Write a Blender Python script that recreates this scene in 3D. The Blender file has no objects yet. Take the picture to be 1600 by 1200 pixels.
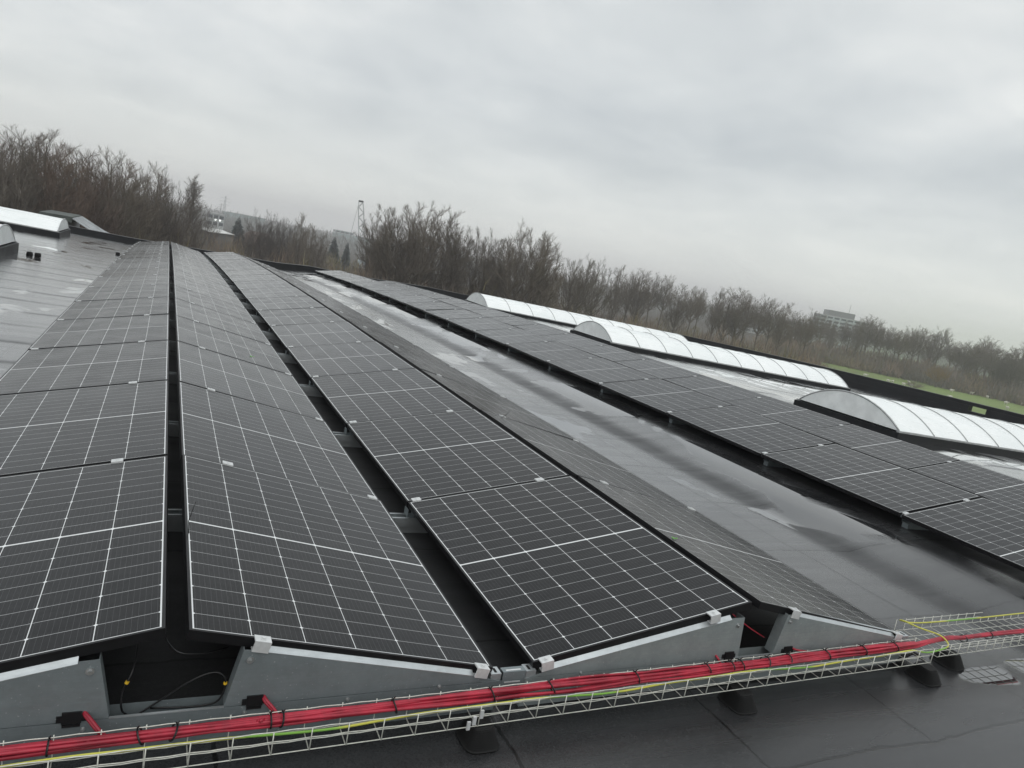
import bpy, math, random
from mathutils import Vector, Matrix
import numpy as np

S = bpy.context.scene
COL = S.collection
R = math.radians

# ------------------------------------------------------------------ camera
YAW, PITCH, ROLL = -0.4693, -0.1633, -0.1902
CAM = Vector((-0.1504, -2.2504, 1.5326))
FPX = 1126.72                                   # focal length in pixels of the 1600 px wide photograph
ROT = Matrix.Rotation(YAW, 3, 'Z') @ Matrix.Rotation(PITCH, 3, 'X') @ Matrix.Rotation(ROLL, 3, 'Y')
cam_data = bpy.data.cameras.new('camera')
cam_data.sensor_width = 36.0
cam_data.lens = 36.0 * FPX / 1600.0
cam_data.clip_start = 0.05
cam_data.clip_end = 6000
cam = bpy.data.objects.new('camera', cam_data)
COL.objects.link(cam)
m = Matrix((ROT.col[0], ROT.col[2], -ROT.col[1])).transposed().to_4x4()
m.translation = CAM
cam.matrix_world = m
S.camera = cam

# ------------------------------------------------------------------ sky, sun, exposure
SUN_EL, SUN_ROT = 42.0, 200.0
S.cycles.volume_bounces = 2
world = bpy.data.worlds.new("World")
S.world = world
world.use_nodes = True
nt = world.node_tree
nt.nodes.clear()
def wn(t, **kw):
    n = nt.nodes.new(t)
    for k, v in kw.items(): setattr(n, k, v)
    return n
def wm(op, a, b=None, c=None):
    n = nt.nodes.new('ShaderNodeMath'); n.operation = op
    for i, v in enumerate((a, b, c)):
        if v is None: continue
        if isinstance(v, (int, float)): n.inputs[i].default_value = v
        else: nt.links.new(v, n.inputs[i])
    return n.outputs[0]
sky = wn('ShaderNodeTexSky'); sky.sky_type = 'NISHITA'; sky.sun_disc = False
sky.sun_elevation = R(SUN_EL); sky.sun_rotation = R(SUN_ROT)
tc = wn('ShaderNodeTexCoord')
sep = wn('ShaderNodeSeparateXYZ'); nt.links.new(tc.outputs['Generated'], sep.inputs[0])
zc = wm('ADD', wm('MAXIMUM', sep.outputs[2], 0.0), 0.16)
cmb = wn('ShaderNodeCombineXYZ')
nt.links.new(wm('DIVIDE', sep.outputs[0], zc), cmb.inputs[0])
nt.links.new(wm('DIVIDE', sep.outputs[1], zc), cmb.inputs[1])
cl1 = wn('ShaderNodeTexNoise'); cl1.inputs['Scale'].default_value = 0.62; cl1.inputs['Detail'].default_value = 5
cl1.inputs['Roughness'].default_value = 0.5; cl1.inputs['Distortion'].default_value = 0.35
cl2 = wn('ShaderNodeTexNoise'); cl2.inputs['Scale'].default_value = 2.4; cl2.inputs['Detail'].default_value = 6
cl2.inputs['Roughness'].default_value = 0.52; cl2.inputs['Distortion'].default_value = 0.3
for n in (cl1, cl2): nt.links.new(cmb.outputs[0], n.inputs['Vector'])
cloud = wm('ADD', wm('MULTIPLY', cl1.outputs['Fac'], 0.68), wm('MULTIPLY', cl2.outputs['Fac'], 0.32))
ramp = wn('ShaderNodeValToRGB')
e = ramp.color_ramp.elements
e[0].position = 0.34; e[0].color = (0.415, 0.445, 0.463, 1)
e[1].position = 0.64; e[1].color = (0.655, 0.668, 0.660, 1)
e.new(0.5).color = (0.525, 0.55, 0.557, 1)
nt.links.new(cloud, ramp.inputs[0])
# an overcast sky is pale and slightly warm along the horizon and much brighter towards the zenith
hz = wn('ShaderNodeMapRange'); hz.interpolation_type = 'SMOOTHSTEP'
hz.inputs[1].default_value = 0.0; hz.inputs[2].default_value = 0.22; hz.inputs[3].default_value = 1.0; hz.inputs[4].default_value = 0.0
nt.links.new(sep.outputs[2], hz.inputs[0])
mixh = wn('ShaderNodeMix', data_type='RGBA')
nt.links.new(wm('MULTIPLY', hz.outputs[0], 0.7), mixh.inputs['Factor'])
nt.links.new(ramp.outputs[0], mixh.inputs[6]); mixh.inputs[7].default_value = (0.63, 0.645, 0.615, 1)
zen = wn('ShaderNodeMapRange'); zen.interpolation_type = 'SMOOTHSTEP'
zen.inputs[1].default_value = 0.38; zen.inputs[2].default_value = 1.0; zen.inputs[3].default_value = 1.30; zen.inputs[4].default_value = 2.1
nt.links.new(sep.outputs[2], zen.inputs[0])
bg1 = wn('ShaderNodeBackground'); nt.links.new(mixh.outputs[2], bg1.inputs[0]); nt.links.new(zen.outputs[0], bg1.inputs[1])
bg2 = wn('ShaderNodeBackground'); nt.links.new(sky.outputs[0], bg2.inputs[0]); bg2.inputs[1].default_value = 0.08
mixs = wn('ShaderNodeMixShader'); mixs.inputs[0].default_value = 0.06
nt.links.new(bg1.outputs[0], mixs.inputs[1]); nt.links.new(bg2.outputs[0], mixs.inputs[2])
out = wn('ShaderNodeOutputWorld'); nt.links.new(mixs.outputs[0], out.inputs[0])

sun_data = bpy.data.lights.new('sun', 'SUN'); sun_data.energy = 0.5; sun_data.angle = R(50); sun_data.color = (1, .97, .93)
sun = bpy.data.objects.new('sun', sun_data); COL.objects.link(sun)
az = R(SUN_ROT)
sdir = Vector((math.sin(az) * math.cos(R(SUN_EL)), math.cos(az) * math.cos(R(SUN_EL)), math.sin(R(SUN_EL))))
sun.rotation_euler = sdir.to_track_quat('Z', 'Y').to_euler()

vs = S.view_settings
vs.view_transform = 'Standard'; vs.look = 'None'; vs.exposure = 0.1; vs.gamma = 1.0; vs.use_curve_mapping = False

# ------------------------------------------------------------------ helpers
class MB:
    """collects shapes and links them as ONE mesh object"""
    def __init__(self): self.v = []; self.f = []; self.mi = []
    def add(self, vs, fs, mi=0):
        o = len(self.v); self.v += [tuple(p) for p in vs]; self.f += [tuple(i + o for i in f) for f in fs]; self.mi += [mi] * len(fs)
    def box(self, x0, x1, y0, y1, z0, z1, mat=None, mi=0):
        p = [Vector((x, y, z)) for z in (z0, z1) for y in (y0, y1) for x in (x0, x1)]
        if mat is not None: p = [mat @ q for q in p]
        self.add(p, [(0, 2, 3, 1), (4, 5, 7, 6), (0, 1, 5, 4), (2, 6, 7, 3), (0, 4, 6, 2), (1, 3, 7, 5)], mi)
    def prism(self, poly, d, mi=0):
        """poly: closed loop of 3D points, extruded by vector d"""
        n = len(poly); a = [Vector(p) for p in poly]; b = [p + Vector(d) for p in a]
        self.add(a + b, [tuple(range(n)), tuple(range(2 * n - 1, n - 1, -1))] + [(i, n + i, n + (i + 1) % n, (i + 1) % n) for i in range(n)], mi)
    def tube(self, pts, r, n=6, cap=True, mi=0):
        pts = [Vector(p) for p in pts]
        if not hasattr(r, '__len__'): r = [r] * len(pts)
        vs, fs = [], []
        t = (pts[1] - pts[0]).normalized()
        a = t.orthogonal().normalized()
        for i, p in enumerate(pts):
            if i == 0: t = pts[1] - pts[0]
            elif i == len(pts) - 1: t = pts[-1] - pts[-2]
            else: t = pts[i + 1] - pts[i - 1]
            t = t.normalized()
            a = (a - t * a.dot(t)).normalized(); b = t.cross(a)
            for k in range(n):
                w = 2 * math.pi * k / n
                vs.append(p + (a * math.cos(w) + b * math.sin(w)) * r[i])
        for i in range(len(pts) - 1):
            for k in range(n):
                fs.append((i * n + k, i * n + (k + 1) % n, (i + 1) * n + (k + 1) % n, (i + 1) * n + k))
        if cap:
            fs.append(tuple(range(n - 1, -1, -1))); fs.append(tuple(range((len(pts) - 1) * n, len(pts) * n)))
        self.add(vs, fs, mi)
    def mesh(self, name, mats, smooth=False):
        me = bpy.data.meshes.new(name)
        me.from_pydata(self.v, [], self.f)
        for mt in (mats if isinstance(mats, (list, tuple)) else [mats]): me.materials.append(mt)
        if any(self.mi): me.polygons.foreach_set('material_index', self.mi)
        if smooth: me.polygons.foreach_set('use_smooth', [True] * len(self.f))
        me.update()
        return me
    def build(self, name, mats, parent=None, smooth=False):
        o = bpy.data.objects.new(name, self.mesh(name, mats, smooth)); COL.objects.link(o)
        if parent is not None: o.parent = parent
        return o

def tag(o, label=None, cat=None, group=None, kind=None):
    if label: o['label'] = label
    if cat: o['category'] = cat
    if group: o['group'] = group
    if kind: o['kind'] = kind
    return o
def empty(name, loc=(0, 0, 0), label=None, cat=None, group=None, mat=None):
    o = bpy.data.objects.new(name, None); COL.objects.link(o); o.empty_display_size = .2
    if mat is not None: o.matrix_world = mat
    else: o.location = loc
    return tag(o, label, cat, group)
def copy_tree(o, parent=None):
    c = o.copy(); COL.objects.link(c)
    if parent is not None: c.parent = parent
    for ch in CHILDREN.get(o.name, []): copy_tree(ch, c)
    return c
CHILDREN = {}
def remember(o):
    """note a prototype's children once (obj.children is slow in a loop)"""
    CHILDREN[o.name] = list(o.children)
    for ch in CHILDREN[o.name]: remember(ch)
ORD = 'zeroth first second third fourth fifth sixth seventh eighth ninth tenth eleventh twelfth thirteenth fourteenth fifteenth sixteenth seventeenth eighteenth nineteenth twentieth'.split()
def ordinal(i):
    if i < len(ORD): return ORD[i]
    return '%d%s' % (i, {1: 'st', 2: 'nd', 3: 'rd'}.get(i % 10 if i % 100 not in (11, 12, 13) else 0, 'th'))

# ---- materials
class N:
    def __init__(self, name):
        self.m = bpy.data.materials.new(name); self.m.use_nodes = True
        self.t = self.m.node_tree; self.b = self.t.nodes['Principled BSDF']; self.o = self.t.nodes['Material Output']
    def new(self, t, **kw):
        n = self.t.nodes.new(t)
        for k, v in kw.items(): setattr(n, k, v)
        return n
    def link(self, a, b): self.t.links.new(a, b)
    def put(self, sock, v):
        if isinstance(v, bpy.types.NodeSocket): self.link(v, sock)
        else: sock.default_value = v
    def math(self, op, a, b=None, c=None, clamp=False):
        n = self.new('ShaderNodeMath', operation=op, use_clamp=clamp)
        for i, v in enumerate((a, b, c)):
            if v is not None: self.put(n.inputs[i], v)
        return n.outputs[0]
    def noise(self, vec, scale, detail=3, rough=.5, dist=0.):
        n = self.new('ShaderNodeTexNoise'); self.link(vec, n.inputs['Vector'])
        n.inputs['Scale'].default_value = scale; n.inputs['Detail'].default_value = detail
        n.inputs['Roughness'].default_value = rough; n.inputs['Distortion'].default_value = dist
        return n.outputs['Fac']
    def mapping(self, vec, scale=(1, 1, 1), loc=(0, 0, 0)):
        n = self.new('ShaderNodeMapping'); self.link(vec, n.inputs[0]); n.inputs['Scale'].default_value = scale; n.inputs['Location'].default_value = loc
        return n.outputs[0]
    def coord(self, kind='Object'): return self.new('ShaderNodeTexCoord').outputs[kind]
    def xyz(self, vec):
        n = self.new('ShaderNodeSeparateXYZ'); self.link(vec, n.inputs[0]); return n.outputs
    def range(self, v, a, b, c=0., d=1., smooth=True):
        n = self.new('ShaderNodeMapRange', interpolation_type='SMOOTHSTEP' if smooth else 'LINEAR')
        self.put(n.inputs[0], v)
        for i, k in enumerate((a, b, c, d)): n.inputs[i + 1].default_value = k
        return n.outputs[0]
    def mix(self, f, a, b):
        n = self.new('ShaderNodeMix', data_type='RGBA'); self.put(n.inputs['Factor'], f)
        self.put(n.inputs[6], a if isinstance(a, bpy.types.NodeSocket) else (*a, 1)); self.put(n.inputs[7], b if isinstance(b, bpy.types.NodeSocket) else (*b, 1))
        return n.outputs[2]
    def bump(self, h, strength, dist):
        n = self.new('ShaderNodeBump'); self.link(h, n.inputs['Height']); n.inputs['Strength'].default_value = strength; n.inputs['Distance'].default_value = dist
        self.link(n.outputs[0], self.b.inputs['Normal']); return n
    def set(self, **kw):
        for k, v in kw.items():
            s = self.b.inputs[k.replace('_', ' ')]
            if isinstance(v, tuple) and len(v) == 3: v = (*v, 1)
            self.put(s, v)
        return self.m

def simple(name, col, rough=.6, metal=0., var=.25, scale=8., bump=0., spec=.5):
    n = N(name); v = n.coord()
    f = n.noise(v, scale, 5, .6)
    c = n.mix(n.range(f, .3, .7), tuple(x * (1 - var) for x in col), tuple(min(1, x * (1 + var)) for x in col))
    n.set(Base_Color=c, Roughness=n.range(f, .2, .8, rough * .85, min(1, rough * 1.15)), Metallic=metal)
    n.b.inputs['Specular IOR Level'].default_value = spec
    if bump: n.bump(n.noise(v, scale * 6, 3), bump, .01)
    return n.m

PW, PL, PT = 1.134, 1.722, 0.035                 # panel width (up the slope), length (along the row), frame depth
PITCHY = 1.742

def panel_material():
    n = N('solar_cells'); v = n.coord(); s = n.xyz(v)
    mx, my = .0145, .0150
    cw = (PW - 2 * mx) / 6
    half = (PL - 2 * my - .009) / 2
    ch = half / 9
    x = n.math('ADD', s[0], PW / 2 - mx)
    ay = n.math('SUBTRACT', n.math('ABSOLUTE', s[1]), .0045)        # distance from the mid bar
    def dline(t, pitch):                                            # distance to the nearest multiple of pitch
        q = n.math('DIVIDE', t, pitch)
        return n.math('MULTIPLY', n.math('ABSOLUTE', n.math('SUBTRACT', q, n.math('ROUND', q))), pitch)
    dx = dline(x, cw); dy = dline(ay, ch); dy2 = dline(ay, ch * 2)
    less = lambda a, b: n.math('LESS_THAN', a, b)
    colgap = less(dx, .0013)
    rowgap = less(dy, .0011)
    dia = less(n.math('ADD', dx, dy2), .0072)
    mid = less(ay, .0)
    out_x = n.math('GREATER_THAN', n.math('ABSOLUTE', s[0]), PW / 2 - mx)
    out_y = n.math('GREATER_THAN', n.math('ABSOLUTE', s[1]), PL / 2 - my)
    mx_ = lambda a, b: n.math('MAXIMUM', a, b)
    white = mx_(mx_(mx_(colgap, n.math('MULTIPLY', rowgap, .55)), mx_(dia, mid)), mx_(out_x, out_y))
    bus = n.math('MULTIPLY', less(dline(n.math('ADD', x, cw / 20), cw / 10), .0006), .22)
    tone = n.noise(n.mapping(v, (6, 90, 1)), 1.0, 3, .6)
    rain = n.noise(v, 160, 2, .6)
    cell = n.mix(n.range(tone, .3, .7), (.0020, .0020, .003), (.0125, .0125, .0135))
    cell = n.mix(bus, cell, (.20, .205, .21))
    oi = n.new('ShaderNodeObjectInfo')
    cell = n.mix(n.math('MULTIPLY', oi.outputs['Random'], .25), cell, (.010, .010, .012))
    col = n.mix(white, cell, (.74, .75, .75))
    big = n.noise(v, 3.2, 4, .6)
    rough = n.math('ADD', n.range(big, .3, .7, .06, .15), n.math('ADD', n.math('MULTIPLY', tone, .13), n.math('MULTIPLY', oi.outputs['Random'], .05)))
    n.set(Base_Color=col, Roughness=rough, IOR=1.31)
    n.bump(n.math('ADD', n.range(rain, .55, .75), n.math('MULTIPLY', tone, .35)), .06, .002)
    return n.m

def roof_material():
    n = N('wet_bitumen'); v = n.coord(); s = n.xyz(v)
    wob = n.noise(v, 1.3, 4, .6)
    wobf = n.noise(v, 9, 3, .6)
    X = n.math('ADD', s[0], n.math('ADD', n.math('MULTIPLY', n.math('SUBTRACT', wob, .5), .10), n.math('MULTIPLY', n.math('SUBTRACT', wobf, .5), .035)))
    Y = n.math('ADD', s[1], n.math('ADD', n.math('MULTIPLY', n.math('SUBTRACT', wob, .5), .12), n.math('MULTIPLY', n.math('SUBTRACT', wobf, .5), .035)))
    # laps between the rolls of felt: they run across the roof every metre, with end laps along it
    q = n.math('ADD', Y, .53)
    fy = n.math('ABSOLUTE', n.math('SUBTRACT', q, n.math('ROUND', q)))
    lapy = n.range(fy, .004, .010, 1., 0.)
    roll = n.math('FLOOR', n.math('ADD', q, .0))
    wn_ = n.new('ShaderNodeTexWhiteNoise', noise_dimensions='1D'); n.link(roll, wn_.inputs['W'])
    rnd = wn_.outputs['Value']
    lapx = n.range(n.math('ABSOLUTE', n.math('SUBTRACT', X, 4.45)), .003, .010, 1., 0.)
    lapx2 = n.range(n.math('ABSOLUTE', n.math('SUBTRACT', n.math('ADD', X, n.math('MULTIPLY', rnd, .0)), -3.1)), .006, .02, 1., 0.)
    p = n.math('DIVIDE', n.math('SUBTRACT', n.math('ADD', X, n.math('MULTIPLY', rnd, 2.6)), 1.0), 5.0)
    lapx3 = n.range(n.math('MULTIPLY', n.math('ABSOLUTE', n.math('SUBTRACT', p, n.math('ROUND', p))), 5.), .003, .012, 1., 0.)
    qx = n.math('ADD', X, .84); fx = n.math('ABSOLUTE', n.math('SUBTRACT', qx, n.math('ROUND', qx)))
    lapf = n.math('MULTIPLY', n.range(fx, .004, .009, 1., 0.), n.math('MULTIPLY', n.range(Y, -.54, -.53), n.range(Y, .1, .15, 1., 0.)))
    lap = n.math('MAXIMUM', n.math('MAXIMUM', lapx, lapx2), n.math('MAXIMUM', lapy, n.math('MAXIMUM', lapf, n.math('MULTIPLY', lapx3, n.range(Y, .1, .15)))))
    stain = n.noise(n.mapping(v, (.45, 1.5, 1)), 1.0, 6, .62, .4)
    streak = n.noise(n.mapping(v, (.35, 3.6, 1)), 1.0, 5, .6, .6)
    fine = n.noise(v, 55, 3, .7)
    grit = n.noise(v, 320, 2, .6)
    col = n.mix(n.range(stain, .3, .7), (.019, .0195, .021), (.036, .0365, .038))
    col = n.mix(n.math('MULTIPLY', n.range(fine, .45, .75), .35), col, (.055, .055, .056))
    col = n.mix(n.math('MULTIPLY', n.range(grit, .60, .72), .45), col, (.075, .075, .077))
    mid_ = n.noise(v, 130, 3, .7)
    col = n.mix(n.range(mid_, .40, .62, .32, 0.), col, (.008, .008, .0085))
    col = n.mix(lap, col, (.004, .004, .004))
    # standing water: hollows by the right-hand array, on the left field and wherever the noise dips
    pud = n.noise(n.mapping(v, (1.5, .75, 1), (3.1, 1.7, 0)), 1.0, 4, .5, .5)
    zone = n.math('MULTIPLY', n.range(X, 5.15, 5.4), n.range(X, 5.7, 6.0, 1., 0.))
    zone2 = n.math('SUBTRACT', n.range(X, 9.6, 10.6), n.range(X, -1.0, -1.4))
    e1 = n.math('DIVIDE', n.math('SUBTRACT', n.math('ADD', X, n.math('MULTIPLY', wob, .5)), 4.95), .70); e2 = n.math('DIVIDE', n.math('ADD', Y, .16), .12)
    zone3 = n.range(n.math('ADD', n.math('MULTIPLY', e1, e1), n.math('MULTIPLY', e2, e2)), .6, 1.3, 1.8, 0.)
    far = n.range(Y, 4.0, 14.0)
    wet = n.math('ADD', pud, n.math('ADD', n.math('MULTIPLY', zone, .07), n.math('ADD', n.math('MULTIPLY', zone2, .05), n.math('MULTIPLY', zone3, .14))))
    wet = n.math('SUBTRACT', wet, n.range(Y, .1, .45, .16, 0.))
    wet = n.math('ADD', wet, n.math('MULTIPLY', far, .02))
    band = n.math('MULTIPLY', n.math('MULTIPLY', n.range(fy, .0, .13, 1., 0.), n.range(stain, .3, .6)), n.math('MAXIMUM', n.range(X, -1., -1.4), n.range(X, 9.8, 10.4)))
    dry = n.math('MAXIMUM', n.math('MULTIPLY', n.range(X, -1.2, -1.0), n.range(X, 3.5, 3.65, 1., 0.)), n.math('MULTIPLY', n.range(X, 5.95, 6.1), n.range(X, 9.4, 9.6, 1., 0.)))
    dry = n.math('MULTIPLY', dry, n.range(Y, .0, .1))
    wet = n.math('SUBTRACT', wet, n.math('MULTIPLY', dry, .3))
    puddle = n.range(wet, .572, .618)
    damp = n.range(streak, .32, .68)
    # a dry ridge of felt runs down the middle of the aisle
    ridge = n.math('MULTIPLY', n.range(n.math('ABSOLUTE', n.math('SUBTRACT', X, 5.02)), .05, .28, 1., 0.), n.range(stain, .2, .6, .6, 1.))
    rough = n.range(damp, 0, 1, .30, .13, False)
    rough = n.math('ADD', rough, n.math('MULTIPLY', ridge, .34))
    rough = n.math('ADD', rough, n.math('MULTIPLY', n.math('SUBTRACT', rnd, .5), .12))
    rough = n.math('ADD', rough, n.math('ADD', n.math('MULTIPLY', dry, .45), n.math('MULTIPLY', band, .25)))
    rough = n.math('MULTIPLY', rough, n.range(Y, 3., 16., 1., .62))
    inv = n.math('SUBTRACT', 1., puddle)
    rough = n.math('MAXIMUM', n.math('MULTIPLY', rough, inv), .03)
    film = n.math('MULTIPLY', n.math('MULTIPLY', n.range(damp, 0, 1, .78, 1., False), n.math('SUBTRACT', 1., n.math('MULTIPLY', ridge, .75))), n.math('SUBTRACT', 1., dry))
    film = n.math('MULTIPLY', n.math('MULTIPLY', film, n.range(Y, .1, 2.2, .18, 1.)), n.math('SUBTRACT', 1., n.math('MULTIPLY', band, .8)))
    film = n.math('MAXIMUM', film, puddle)
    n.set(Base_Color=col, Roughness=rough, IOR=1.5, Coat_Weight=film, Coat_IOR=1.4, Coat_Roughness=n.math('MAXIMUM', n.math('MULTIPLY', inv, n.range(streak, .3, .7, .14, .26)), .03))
    h = n.math('ADD', n.math('MULTIPLY', fine, .5), n.math('ADD', n.math('MULTIPLY', grit, .55), n.math('MULTIPLY', mid_, .7)))
    h = n.math('ADD', h, n.math('MULTIPLY', streak, 2.2))
    h = n.math('ADD', h, n.math('MULTIPLY', lap, -1.0))
    h = n.math('MULTIPLY', h, inv)
    n.bump(h, .22, .004)
    cb = n.new('ShaderNodeBump'); n.link(n.math('MULTIPLY', n.math('ADD', n.math('MULTIPLY', streak, 1.5), n.math('ADD', n.math('MULTIPLY', lap, -.8), n.math('MULTIPLY', fine, .12))), inv), cb.inputs['Height']); cb.inputs['Strength'].default_value = .25; cb.inputs['Distance'].default_value = .006
    n.link(cb.outputs[0], n.b.inputs['Coat Normal'])
    return n.m

def galv_material(name='galvanised_steel', base=(.52, .55, .56), rough=.40, metal=.75):
    n = N(name); v = n.coord()
    vor = n.new('ShaderNodeTexVoronoi'); n.link(v, vor.inputs['Vector']); vor.inputs['Scale'].default_value = 55
    f = n.noise(v, 6, 5, .65); sc = n.noise(n.mapping(v, (3, 3, 60)), 2., 4, .7)
    c = n.mix(n.range(f, .3, .7), tuple(x * .88 for x in base), tuple(x * 1.06 for x in base))
    c = n.mix(n.math('MULTIPLY', n.xyz(vor.outputs['Color'])[0], .12), c, tuple(x * 1.5 for x in base))
    c = n.mix(n.range(n.noise(v, 130, 2, .5), .69, .74, 0, .4), c, (.62, .64, .65))
    n.set(Base_Color=c, Roughness=n.range(sc, .3, .7, rough * .8, rough * 1.3), Metallic=metal)
    return n.m

M = dict(
    cells=panel_material(),
    frame=simple('black_anodised', (.006, .006, .007), .42, 0., .2, 12, 0., .3),
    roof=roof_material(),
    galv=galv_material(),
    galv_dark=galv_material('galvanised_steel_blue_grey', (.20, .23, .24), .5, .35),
    alu=simple('bright_aluminium', (.64, .65, .65), .35, .25, .08, 30),
    zinc=simple('zinc_bolt', (.45, .46, .46), .35, .8, .2, 60),
    wire=simple('zinc_wire', (.62, .62, .56), .38, .45, .15, 40),
    rubber=simple('black_rubber', (.008, .008, .008), .65, 0., .3, 30, .2, .3),
    plastic=simple('black_plastic', (.006, .006, .007), .4, 0., .2, 40),
    red=simple('red_cable_sheath', (.36, .017, .038), .42, 0., .35, 9),
    yellow=simple('yellow_green_sheath', (.55, .55, .05), .4, 0., .2, 12),
    green=simple('green_sheath', (.16, .42, .06), .4, 0., .2, 12),
    tagyellow=simple('yellow_tag', (.75, .47, .03), .4, 0., .15, 30),
    felt=simple('dark_roof_felt', (.008, .009, .011), .5, 0., .35, 3, .15, .35),
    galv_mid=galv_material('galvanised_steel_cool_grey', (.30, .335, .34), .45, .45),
    wall=simple('grey_cladding', (.24, .25, .26), .6, 0., .12, 1.5),
)
def earth_material():
    n = N('yellow_green_stripe'); v = n.coord(); s = n.xyz(v)
    f = n.range(n.math('SINE', n.math('ADD', n.math('MULTIPLY', s[0], 5.5), n.math('MULTIPLY', s[1], 9.))), -.8, -.5)
    n.set(Base_Color=n.mix(f, (.20, .42, .06), (.56, .54, .08)), Roughness=.4)
    return n.m
M['earth'] = earth_material()
def glazing_material():
    n = N('opal_polycarbonate'); v = n.coord()
    f = n.noise(v, 1.2, 5, .6); g = n.noise(n.mapping(v, (.8, 3, 6)), 1.3, 5, .65)
    c = n.mix(n.range(f, .3, .7), (.83, .86, .85), (.93, .945, .935))
    c = n.mix(n.range(g, .56, .8, 0, .35), c, (.62, .63, .60))
    n.set(Base_Color=c, Roughness=n.range(g, .3, .7, .22, .4))
    return n.m
M['opal'] = glazing_material()
M['opal_end'] = simple('backlit_end_glazing', (.86, .885, .88), .4, 0., .10, 2.5)  # base colour raised to stand in for light passing through from behind
M['rib'] = simple('aluminium_rib', (.42, .43, .43), .4, .3, .15, 10)

# ------------------------------------------------------------------ the roof deck
def bend(y): return .00012 * max(y, 0.) ** 2.4                     # the deck falls away towards its far edge
ZX = [(-60, .5), (-14, .40), (-1.6, 0), (1.2, 0), (3.6, -.02), (4.7, -.032), (5.02, -.05), (5.3, -.03), (5.97, 0), (9.6, -.12), (11.2, -.03), (24, -.50), (40, -1.12)]
def zoff(x):
    for (a, za), (b, zb) in zip(ZX, ZX[1:]):
        if x <= b: return za + (zb - za) * (x - a) / (b - a)
    return ZX[-1][1]
DECK = -.19
def zroof(x, y):
    t = min(1, max(0, (x - 4.9) / .8))
    return DECK + .06 * t * t * (3 - 2 * t) + zoff(x) - bend(y)

ROOF_X0, ROOF_X1, ROOF_Y0, ROOF_Y1 = -24., 27., -7., 33.4
GROUND = -10.
def build_roof():
    xs = sorted(set([ROOF_X0, -20, -14, -10, -6, -4, -2.5, -1.6, -1.2, 0, 1.2, 2.4, 3.0, 3.6, 4.2, 4.5, 4.7, 4.85, 4.95, 5.02, 5.1, 5.2, 5.3, 5.6, 5.97, 6.5, 7, 8, 9, 10, 12, 14, 16, 18, 20, 22, 24, ROOF_X1]))
    ny = 82; ys = [ROOF_Y0 + (ROOF_Y1 - ROOF_Y0) * i / (ny - 1) for i in range(ny)]
    b = MB(); nx = len(xs)
    rng = random.Random(3)
    b.v = [(x, y, zroof(x, y)) for y in ys for x in xs]
    b.f = [(j * nx + i, j * nx + i + 1, (j + 1) * nx + i + 1, (j + 1) * nx + i) for j in range(ny - 1) for i in range(nx - 1)]
    b.mi = [0] * len(b.f)
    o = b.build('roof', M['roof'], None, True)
    tag(o, kind='structure')
    w = MB()                                                        # the hall's outside walls under the deck
    for x0, x1, y0, y1 in ((ROOF_X0, ROOF_X1, ROOF_Y1 - .3, ROOF_Y1 - .02), (ROOF_X0, ROOF_X1, ROOF_Y0 + .02, ROOF_Y0 + .3),
                           (ROOF_X0 + .02, ROOF_X0 + .3, ROOF_Y0 + .3, ROOF_Y1 - .3), (ROOF_X1 - .3, ROOF_X1 - .02, ROOF_Y0 + .3, ROOF_Y1 - .3)):
        w.box(x0, x1, y0, y1, GROUND, -1.75)
    w.build('hall_wall', M['wall'], o)
    return o
build_roof()

def parapet(name, pts, h, th, side, label, gaps=()):
    """an upstand along pts (x, y), felt-covered, with a metal coping"""
    root = empty(name, (pts[0][0], pts[0][1], zroof(*pts[0])), label, 'parapet')
    ox, oy, oz = root.location
    def wallrun(p, q, z0f, z1f, b, grow=0.):
        n = max(1, int((Vector(q) - Vector(p)).length / 1.5))
        d = (Vector(q) - Vector(p)).normalized(); nr = Vector((-d.y, d.x)) * side
        a, c = [], []
        for i in range(n + 1):
            t = Vector(p).lerp(Vector(q), i / n); zz = zroof(*t)
            i0 = t - nr * grow; i1 = t + nr * (th + grow)
            a.append(((i0.x - ox, i0.y - oy, zz + z0f - oz), (i0.x - ox, i0.y - oy, zz + z1f - oz), (i1.x - ox, i1.y - oy, zz + z1f - oz), (i1.x - ox, i1.y - oy, zz + z0f - oz)))
        vs = [v for s in a for v in s]; fs = []
        for i in range(n):
            for k in range(4): fs.append((i * 4 + k, i * 4 + (k + 1) % 4, i * 4 + 4 + (k + 1) % 4, i * 4 + 4 + k))
        fs += [(3, 2, 1, 0), (n * 4, n * 4 + 1, n * 4 + 2, n * 4 + 3)]
        b.add(vs, fs)
    b = MB(); c = MB()
    for p, q in zip(pts, pts[1:]):
        wallrun(p, q, -1.8, h if not gaps else .20, b)
        if gaps:
            L = (Vector(q) - Vector(p)).length; cuts = [0.]
            for g0, g1 in gaps: cuts += [g0, g1]
            cuts.append(L)
            for s0, s1 in zip(cuts[::2], cuts[1::2]):
                wallrun(Vector(p).lerp(Vector(q), s0 / L), Vector(p).lerp(Vector(q), s1 / L), .202, h - .102, b)
            wallrun(p, q, h - .10, h, b)
        wallrun(p, q, h + .002, h + .03, c, .012)
    b.build('upstand', M['felt'], root)
    c.build('coping', M['frame'], root)
    return root
parapet('parapet', [(ROOF_X0, 33.0), (ROOF_X1, 33.0)], .23, .3, 1, 'low black felt parapet along the far end of the roof')
parapet('parapet', [(26.7, 32.9), (26.7, ROOF_Y0)], .50, .25, 1, 'taller black felt parapet along the right edge of the roof, before the sheep field', gaps=((19.0, 19.65),))

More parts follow.
